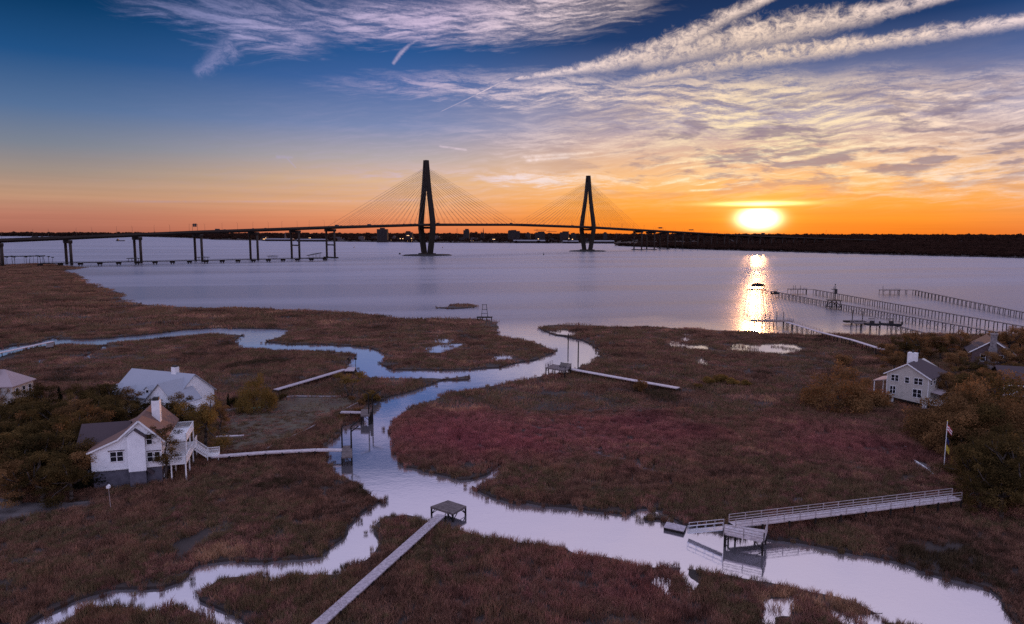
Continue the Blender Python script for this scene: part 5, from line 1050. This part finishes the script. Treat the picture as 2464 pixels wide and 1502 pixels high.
def beige_house():
    h = thing('beige_house', 'tall beige house on square pillars with a plum roof, at the right', 'house', (91.2, 154.6, LAND_Z), rad(-46)); foot(h, -4.5, 4.5, 0, 13)
    x0, x1, D = -4.3, 4.3, 12.0
    MB().prism([(x0, 1.9), (x1, 1.2), (x1, 7.4), (-.1, 9.9), (x0, 7.4)], 'y', 0, D).build('wall', 'beige', h)
    r = MB(); r.slab([(x0 - .7, -.4, 7.25), (-.1, -.4, 10.2), (-.1, D - 3, 10.2), (x0 - .7, D + .4, 7.25)], .2); r.slab([(-.097, -.4, 10.2), (x1 + .7, -.4, 7.2), (x1 + .7, D + .4, 7.2), (-.097, D - 3, 10.2)], .2); r.slab([(x0 - .7, D + .41, 7.25), (-.1, D - 2.98, 10.2), (x1 + .7, D + .41, 7.2)], .2); rf = r.build('roof', 'roof_plum', h)
    t = MB(); t.beam((x0 - .7, -.45, 7.1), (-.1, -.45, 10.06), .08, .24); t.beam((-.1, -.45, 10.06), (x1 + .7, -.45, 7.05), .08, .24); t.build('rake_trim', 'white', rf)
    for x in (x0, x1): MB().box(x - .06, x + .06, -.05, .01, 1.6, 7.3).build('corner_board', 'white', h)
    MB().box(-1.6, .3, 4.4, 5.8, 8.9, 12.0).build('chimney', 'white', rf); MB().tube((-.65, 5.1, 12), (-.65, 5.1, 12.6), .22, .22, 8).build('chimney_pot', 'steel', rf)
    for a, b, c, d, n in ((-3.4, -1.9, 5.7, 7.1, 2), (-.5, .35, 5.6, 6.9, 1), (1.4, 3.1, 5.6, 7.0, 2), (-3.5, -2.4, 2.7, 4.4, 2), (1.3, 3.0, 2.6, 4.4, 2)): window(h, a, b, c, d, 0, n)
    for x, z in ((-3.2, 1.9), (3.7, 1.4)): MB().box(x - .42, x + .42, .1, .9, -.1, z).build('pillar', 'white', h)
    for x in (-3.2, 3.7): MB().box(x - .42, x + .42, D - .9, D - .1, -.1, 1.6).build('pillar', 'white', h)
    q = MB(); q.slab([(x0 - 3.4, 1, 4.9), (x0 - .01, 1, 5.7), (x0 - .01, 8, 5.7), (x0 - 3.4, 8, 4.9)], .16); pr = q.build('porch_roof', 'roof_tan', h)
    for y in (1.3, 7.7): MB().box(x0 - 3.2, x0 - 3.0, y - .1, y + .1, -.1, 4.8).build('porch_post', 'white', pr)
    q = MB(); q.slab([(x1 + .01, 2, 3.9), (x1 + 2.2, 2, 3.6), (x1 + 2.2, 8, 3.6), (x1 + .01, 8, 3.9)], .14); q.build('side_porch_roof', 'roof_tan', h); dk = MB().box(x1 + .01, x1 + 2.4, 1, 8, 1.1, 1.3).build('side_deck', 'white', h); rr = MB(); rail_run(rr, (x1 + .1, 1, 1.3), (x1 + 2.3, 1, 1.3), gap=.25); rail_run(rr, (x1 + 2.3, 1, 1.3), (x1 + 2.3, 8, 1.3), gap=.25); rr.build('railing', 'white', dk)
    window(h, 1.4, 2.6, 5.4, 6.9, x1, 1, axis='x', sgn=1); window(h, 4.0, 5.2, 5.4, 6.9, x1, 1, axis='x', sgn=1)
def dark_house():
    h = thing('dark_house', 'dark house with a tall stone chimney on its gable in the right-hand wood', 'house', (141.5, 198.5, LAND_Z), rad(-28)); foot(h, -5, 5, 0, 14)
    MB().prism([(-5, 0), (5, 0), (5, 5.2), (0, 8.6), (-5, 5.2)], 'y', 0, 13).build('wall', 'brown_siding', h); r = MB(); r.slab([(-6, -.5, 4.75), (0, -.5, 8.9), (0, 13.5, 8.9), (-6, 13.5, 4.75)], .22); r.slab([(.003, -.5, 8.9), (6, -.5, 4.75), (6, 13.5, 4.75), (.003, 13.5, 8.9)], .22); rf = r.build('roof', 'roof_plum', h)
    t = MB(); t.beam((-6, -.56, 4.62), (0, -.56, 8.78), .08, .26); t.beam((0, -.56, 8.78), (6, -.56, 4.62), .08, .26); t.build('rake_trim', 'white', rf)
    c = MB().box(-1.1, 1.1, -.9, -.003, 0, 6.4).hexa([(-1.1, -.9, 6.4), (1.1, -.9, 6.4), (1.1, -.003, 6.4), (-1.1, -.003, 6.4)], [(-.8, -.9, 7), (.8, -.9, 7), (.8, -.003, 7), (-.8, -.003, 7)]).box(-.8, .8, -.9, .3, 7.0, 10.4).box(-.95, .95, -1.05, .45, 10.4, 10.8); c.build('chimney', 'stone', h)
    window(h, 1.6, 2.8, 2.4, 4.4, 0, 1); window(h, -2.8, -1.6, 2.4, 4.4, 0, 1)
    h = thing('edge_house', 'house with a pale porch half hidden by trees at the right edge of the picture', 'house', (122.5, 160.5, LAND_Z), rad(-20)); foot(h, -4, 9, 0, 9)
    MB().box(-4, 8, 0, 9, 0, 4.6).build('wall', 'brown_siding', h); r = MB(); r.slab([(-4.8, -1.2, 4.4), (9, -1.2, 4.4), (9, 4.5, 7.6), (-4.8, 4.5, 7.6)], .22); r.slab([(-4.8, 4.503, 7.6), (9, 4.503, 7.6), (9, 10, 4.4), (-4.8, 10, 4.4)], .22); r.build('roof', 'roof_plum', h); MB().box(-4.4, 8.6, -1.15, -1.05, 3.6, 4.15).build('porch_beam', 'white', h); rr = MB(); rail_run(rr, (-4.2, -1.1, 1.4), (8.5, -1.1, 1.4), gap=.25); rr.build('railing', 'white', h); MB().box(-4.4, 8.6, -1.3, -.003, 1.15, 1.4).build('porch_deck', 'plank', h)
    for x in (-4.2, 0, 4.2, 8.4): MB().box(x - .1, x + .1, -1.2, -1.0, 0, 3.6).build('porch_post', 'white', h)
def yard_things():
    q = G(2271, 1128, LAND_Z); t = thing('flagpole', 'white flagpole with a red-and-white flag above a yellow flag, by the right wood', 'flagpole', q); MB().tube((0, 0, -.3), (0, 0, 8.3), .08, .045, 8).build('pole', 'white', t); MB().ball((0, 0, 8.38), .1).build('finial', 'yellow', t)
    def flag(z, hgt, wid, stripes, nm):
        f = None
        for k, m in enumerate(stripes):
            mb = MB(); n = 8; a, b = k / len(stripes), (k + 1) / len(stripes); vs = []
            for j in range(n + 1):
                x = .06 + wid * .45 * j / n; y = .10 * math.sin(j * 1.5 + k * .3); sag = -hgt * .9 * (j / n) ** 1.3
                vs += [(x, y, z - hgt * a + sag), (x, y, z - hgt * b + sag), (x, y + .02, z - hgt * a + sag), (x, y + .02, z - hgt * b + sag)]
            fs = []
            for j in range(n): i = j * 4; fs += [(i, i + 4, i + 5, i + 1), (i + 2, i + 3, i + 7, i + 6), (i, i + 2, i + 6, i + 4), (i + 1, i + 5, i + 7, i + 3)]
            mb.add(vs, fs); o = mb.build(nm if f is None else 'stripe', m, t if f is None else f); f = f or o
    flag(7.7, 1.1, 1.9, ['red', 'white', 'red', 'white', 'red'], 'striped_flag'); flag(5.6, .8, 1.0, ['navy'], 'dark_flag'); flag(4.3, 1.0, 1.4, ['yellow'], 'yellow_flag')
    q = G(610, 985, LAND_Z); t = thing('kayak', 'turquoise kayak lying on the lawn by the picket fence', 'kayak', q, rad(35)); h = MB(); vs = []; n = 10
    for j in range(n + 1):
        x = -1.8 + 3.6 * j / n; w = .42 * math.sin(math.pi * min(max(j / n, .02), .98)) ** .7; vs += [(x, -w, .3), (x, -w * .6, .05), (x, w * .6, .05), (x, w, .3), (x, 0, .42)]
    h.add(vs, [(i * 5 + k, i * 5 + (k + 1) % 5, (i + 1) * 5 + (k + 1) % 5, (i + 1) * 5 + k) for i in range(n) for k in range(5)] + [(0, 1, 2, 3, 4), tuple(range(n * 5, n * 5 + 5))]); h.build('hull', 'turquoise', t, smooth=True); MB().tube((-.1, 0, .38), (.5, 0, .40), .2, .16, 8).build('cockpit', 'hull', t)
    t = thing('picket_fence', 'low grey picket fence at the back corner of the lawn', 'fence', G(536, 994, LAND_Z)); P = [Vector(G(x, y, LAND_Z)) for x, y in ((532, 993), (552, 996), (588, 988))]; f = MB()
    for a, b in zip(P, P[1:]):
        up = Vector((0, 0, 1)); n = int((b - a).length / .22); f.beam(a + up * .9, b + up * .9, .05, .08); f.beam(a + up * .3, b + up * .3, .05, .08)
        for k in range(n): c = a.lerp(b, k / n); f.beam(c, c + up * 1.15, .1, .03)
    f.build('pickets', 'rail', t, world=True)
    def edging(label, px, m='rail', w=.22, h=.28, name='timber_edging', cat='edging'):
        t = thing(name, label, cat, G(*px[0], LAND_Z)); e = MB(); P = [Vector(G(x, y, LAND_Z + h * .5)) for x, y in px]
        for a, b in zip(P, P[1:]): e.beam(a, b, w, h)
        e.build('boards', m, t, world=True)
    edging('low timber edging along the creek side of the lawn', [(616, 1092), (700, 1052), (745, 1031), (780, 1010), (815, 993), (850, 975), (893, 956)])
    edging('thin pale edging along the back of the lawn', [(680, 956), (710, 953), (760, 954), (820, 954)])
    edging('short plank lying in the grass right of the white house stairs', [(520, 1051), (587, 1048)], 'plank_pale', .7, .14, 'plank', 'plank')
    edging('curved white path edging in the clearing by the flagpole', [(2152, 1040), (2166, 1052), (2178, 1075), (2190, 1092), (2197, 1098)], 'white', .2, .25)
    edging('straight white edging plank below the flagpole clearing', [(2198, 1107), (2224, 1124), (2246, 1142)], 'white', .22, .25)

# ------------------------------------------------------------------ the far city
def far_city():
    def at(x, y): return G(x, y, 1.0)
    def block(x0, x1, yt, yb, label, m='city', steps=(), name='city_building', cat='building', lit=0):
        a = at((x0 + x1) / 2, yb); Y = a[1]; w = (x1 - x0) / F * Y; hh = (GD((x0 + x1) / 2, yt, Y)[2]) - 1.0; dp = max(14, w * .5)
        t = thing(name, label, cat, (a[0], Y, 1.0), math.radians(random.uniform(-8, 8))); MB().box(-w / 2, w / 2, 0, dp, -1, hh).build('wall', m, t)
        r = MB(); r.box(-w * .22, w * .2, dp * .2, dp * .8, hh, hh + hh * .08 + 1.2); r.build('roof_plant', m, t)
        for f0, f1, k in steps: MB().box(w * f0, w * f1, dp * .1, dp * .9, hh, hh * k).build('upper_storey', m, t)
        nf = max(2, int(hh / 4.2)); nc = max(3, int(w / 6)); g = MB(); lw = MB()
        for i in range(nf):
            z = hh * (i + .3) / nf
            for j in range(nc):
                u = -w / 2 + w * (j + .22) / nc; (lw if lit and random.random() < lit else g).box(u, u + w / nc * .56, -.25, -.02, z, z + hh / nf * .5)
        if g.v: g.build('windows', 'hull', t)
        if lw.v: lw.build('lit_windows', 'lit', t)
        return t
    block(907, 932, 551.5, 582.5, 'broad tall hotel block on the far shore left of the nearer tower', 'city', [(-.12, .2, 1.05)])
    block(975, 992, 559, 582, 'stepped building on the far shore beside the nearer tower', 'city', [(-.4, .1, 1.12)], lit=.1)
    block(1115, 1129, 554, 580, 'tower block right of the nearer bridge tower with a stepped top', 'city', [(-.2, .4, 1.12)])
    block(1223, 1251, 556, 580, 'wide block between the two bridge towers', 'city', [(-.45, .1, 1.08)])
    block(1264, 1276, 561, 580, 'short dark block right of the wide block', 'city', [(-.2, .2, 1.1)]); block(1288, 1311, 559.5, 580, 'stepped block under the construction cranes', 'city', [(.1, .45, 1.12)])
    block(1347, 1368, 559, 580, 'dark block with a flared roof left of the farther tower', 'city', [(-.2, .55, 1.1)]); block(1375, 1386, 562, 580, 'small block touching the farther bridge tower', 'city'); block(1452, 1461, 561, 582, 'lone block on the skyline right of the farther tower', 'city', [(-.3, .3, 1.1)])
    g = np.random.default_rng(9)
    for i in range(46):
        x = g.uniform(625, 1475); w = g.uniform(5, 16); yb = 579 + (x - 620) / 850 * 5 + g.uniform(-2.5, 0); block(x, x + w, yb - g.uniform(4, 11), yb, 'low dark building in the far waterfront city', ('city', 'city', 'city_pale')[i % 3], lit=.12 if i % 3 == 0 else 0)['group'] = 'low buildings of the far city'
    def shed(x0, x1, yt, yb, label):
        a = at((x0 + x1) / 2, yb); w = (x1 - x0) / F * a[1]; hh = (yb - yt) / F * a[1]; t = thing('waterfront_shed', label, 'shed', (a[0], a[1] - 12, 1.0)); MB().box(-w / 2, w / 2, 0, 40, -1, hh * .6).build('wall', 'city', t); MB().prism([(-2, hh * .6), (42, hh * .6), (20, hh)], 'x', -w / 2 - 1, w / 2 + 1).build('roof', 'shed_roof', t)
    shed(1236, 1320, 577.5, 584.5, 'long pale-roofed pier shed left of the farther tower'); shed(1355, 1391, 579, 585, 'long pale shed behind the foot of the farther tower'); shed(1424, 1477, 578.5, 585.5, 'pale shed on the shore right of the farther tower'); shed(640, 704, 574, 580, 'low grey quay shed on the far shore under the left spans'); shed(716, 786, 575, 581, 'low grey quay shed just left of the last left pier')
    def spire(x, yt, yb, label, m):
        a = at(x, yb); hh = (yb - yt) / F * a[1]; t = thing('church', label, 'church', (a[0], a[1], 1.0)); MB().box(-4, 4, -4, 4, -1, hh * .45).build('tower', m, t); MB().tube((0, 0, hh * .45), (0, 0, hh), 4.2, .2, 8).build('spire', m, t); MB().box(-7, 7, 4, 30, -1, hh * .25).build('nave', m, t)
    spire(1163, 548, 578, 'church with a tall thin dark spire between the bridge towers', 'city'); spire(1158, 556, 578, 'church with a shorter spire left of the tall thin one', 'city'); spire(687, 558, 578, 'pale church steeple seen under the left spans', 'city_pale')
    def crane(x, yt, yb, label, jib):
        a = at(x, yb); hh = (yb - yt) / F * a[1]; t = thing('tower_crane', label, 'crane', (a[0], a[1], 1.0)); MB().box(-1, 1, -1, 1, -1, hh).build('mast', 'steel', t); MB().box(-.35 * jib, jib, -.8, .8, hh * .86, hh * .9).build('jib', 'steel', t)
    crane(1292, 551, 578, 'construction crane over the stepped block', 55); crane(1321, 555, 578, 'second construction crane, lower, right of the first', 45); crane(1483, 560, 580, 'crane above the island tip', 30)
    def mast(x, yt, yb, label, wide=1.5):
        a = at(x, yb); hh = (yb - yt) / F * a[1]; t = thing('radio_mast', label, 'mast', (a[0], a[1], 1.0)); m_ = MB()
        for k in (-1, 1): m_.beam((k * wide, 0, -1), (k * wide * .4, 0, hh), .7)
        for k in range(6): m_.beam((-wide, 0, hh * k / 6), (wide * .9, 0, hh * (k + 1) / 6), .5)
        m_.build('lattice', 'steel', t)
    mast(1100, 550, 578, 'lattice mast between the nearer tower and the stepped tower block', 3); mast(1965, 559, 572, 'thin mast on the skyline right of the sun'); mast(1987, 553, 572, 'taller thin mast right of the sun'); mast(2268, 553, 572, 'single thin mast on the right-hand skyline', 1)
    for i, (x, y) in enumerate(((641, 573), (893, 568), (988, 572), (1006, 571), (1083, 571), (1093, 569), (1147, 577), (1252, 574), (1286, 575), (1316, 573), (2355, 578), (1928, 572))):
        p = at(x, y + 3); q = GD(x, y, p[1] - 30); t = thing('harbour_light', 'tiny lit lamp glowing among the dark buildings or woods of the far shore', 'lamp', (q[0], q[1], 1.0), 0, 'lights of the far shore'); MB().tube((0, 0, -1), (0, 0, q[2] - 1), .3, .3, 6).build('post', 'steel', t); MB().ball((0, 0, q[2] - .4), 1.5, 8, 6).build('lamp', 'lit', t)

build_bridge()
far_shores()
far_city()
white_house(); pale_house(); tan_house(); beige_house(); dark_house()
build_docks()
yard_things()
plant_all()
grow_marsh()
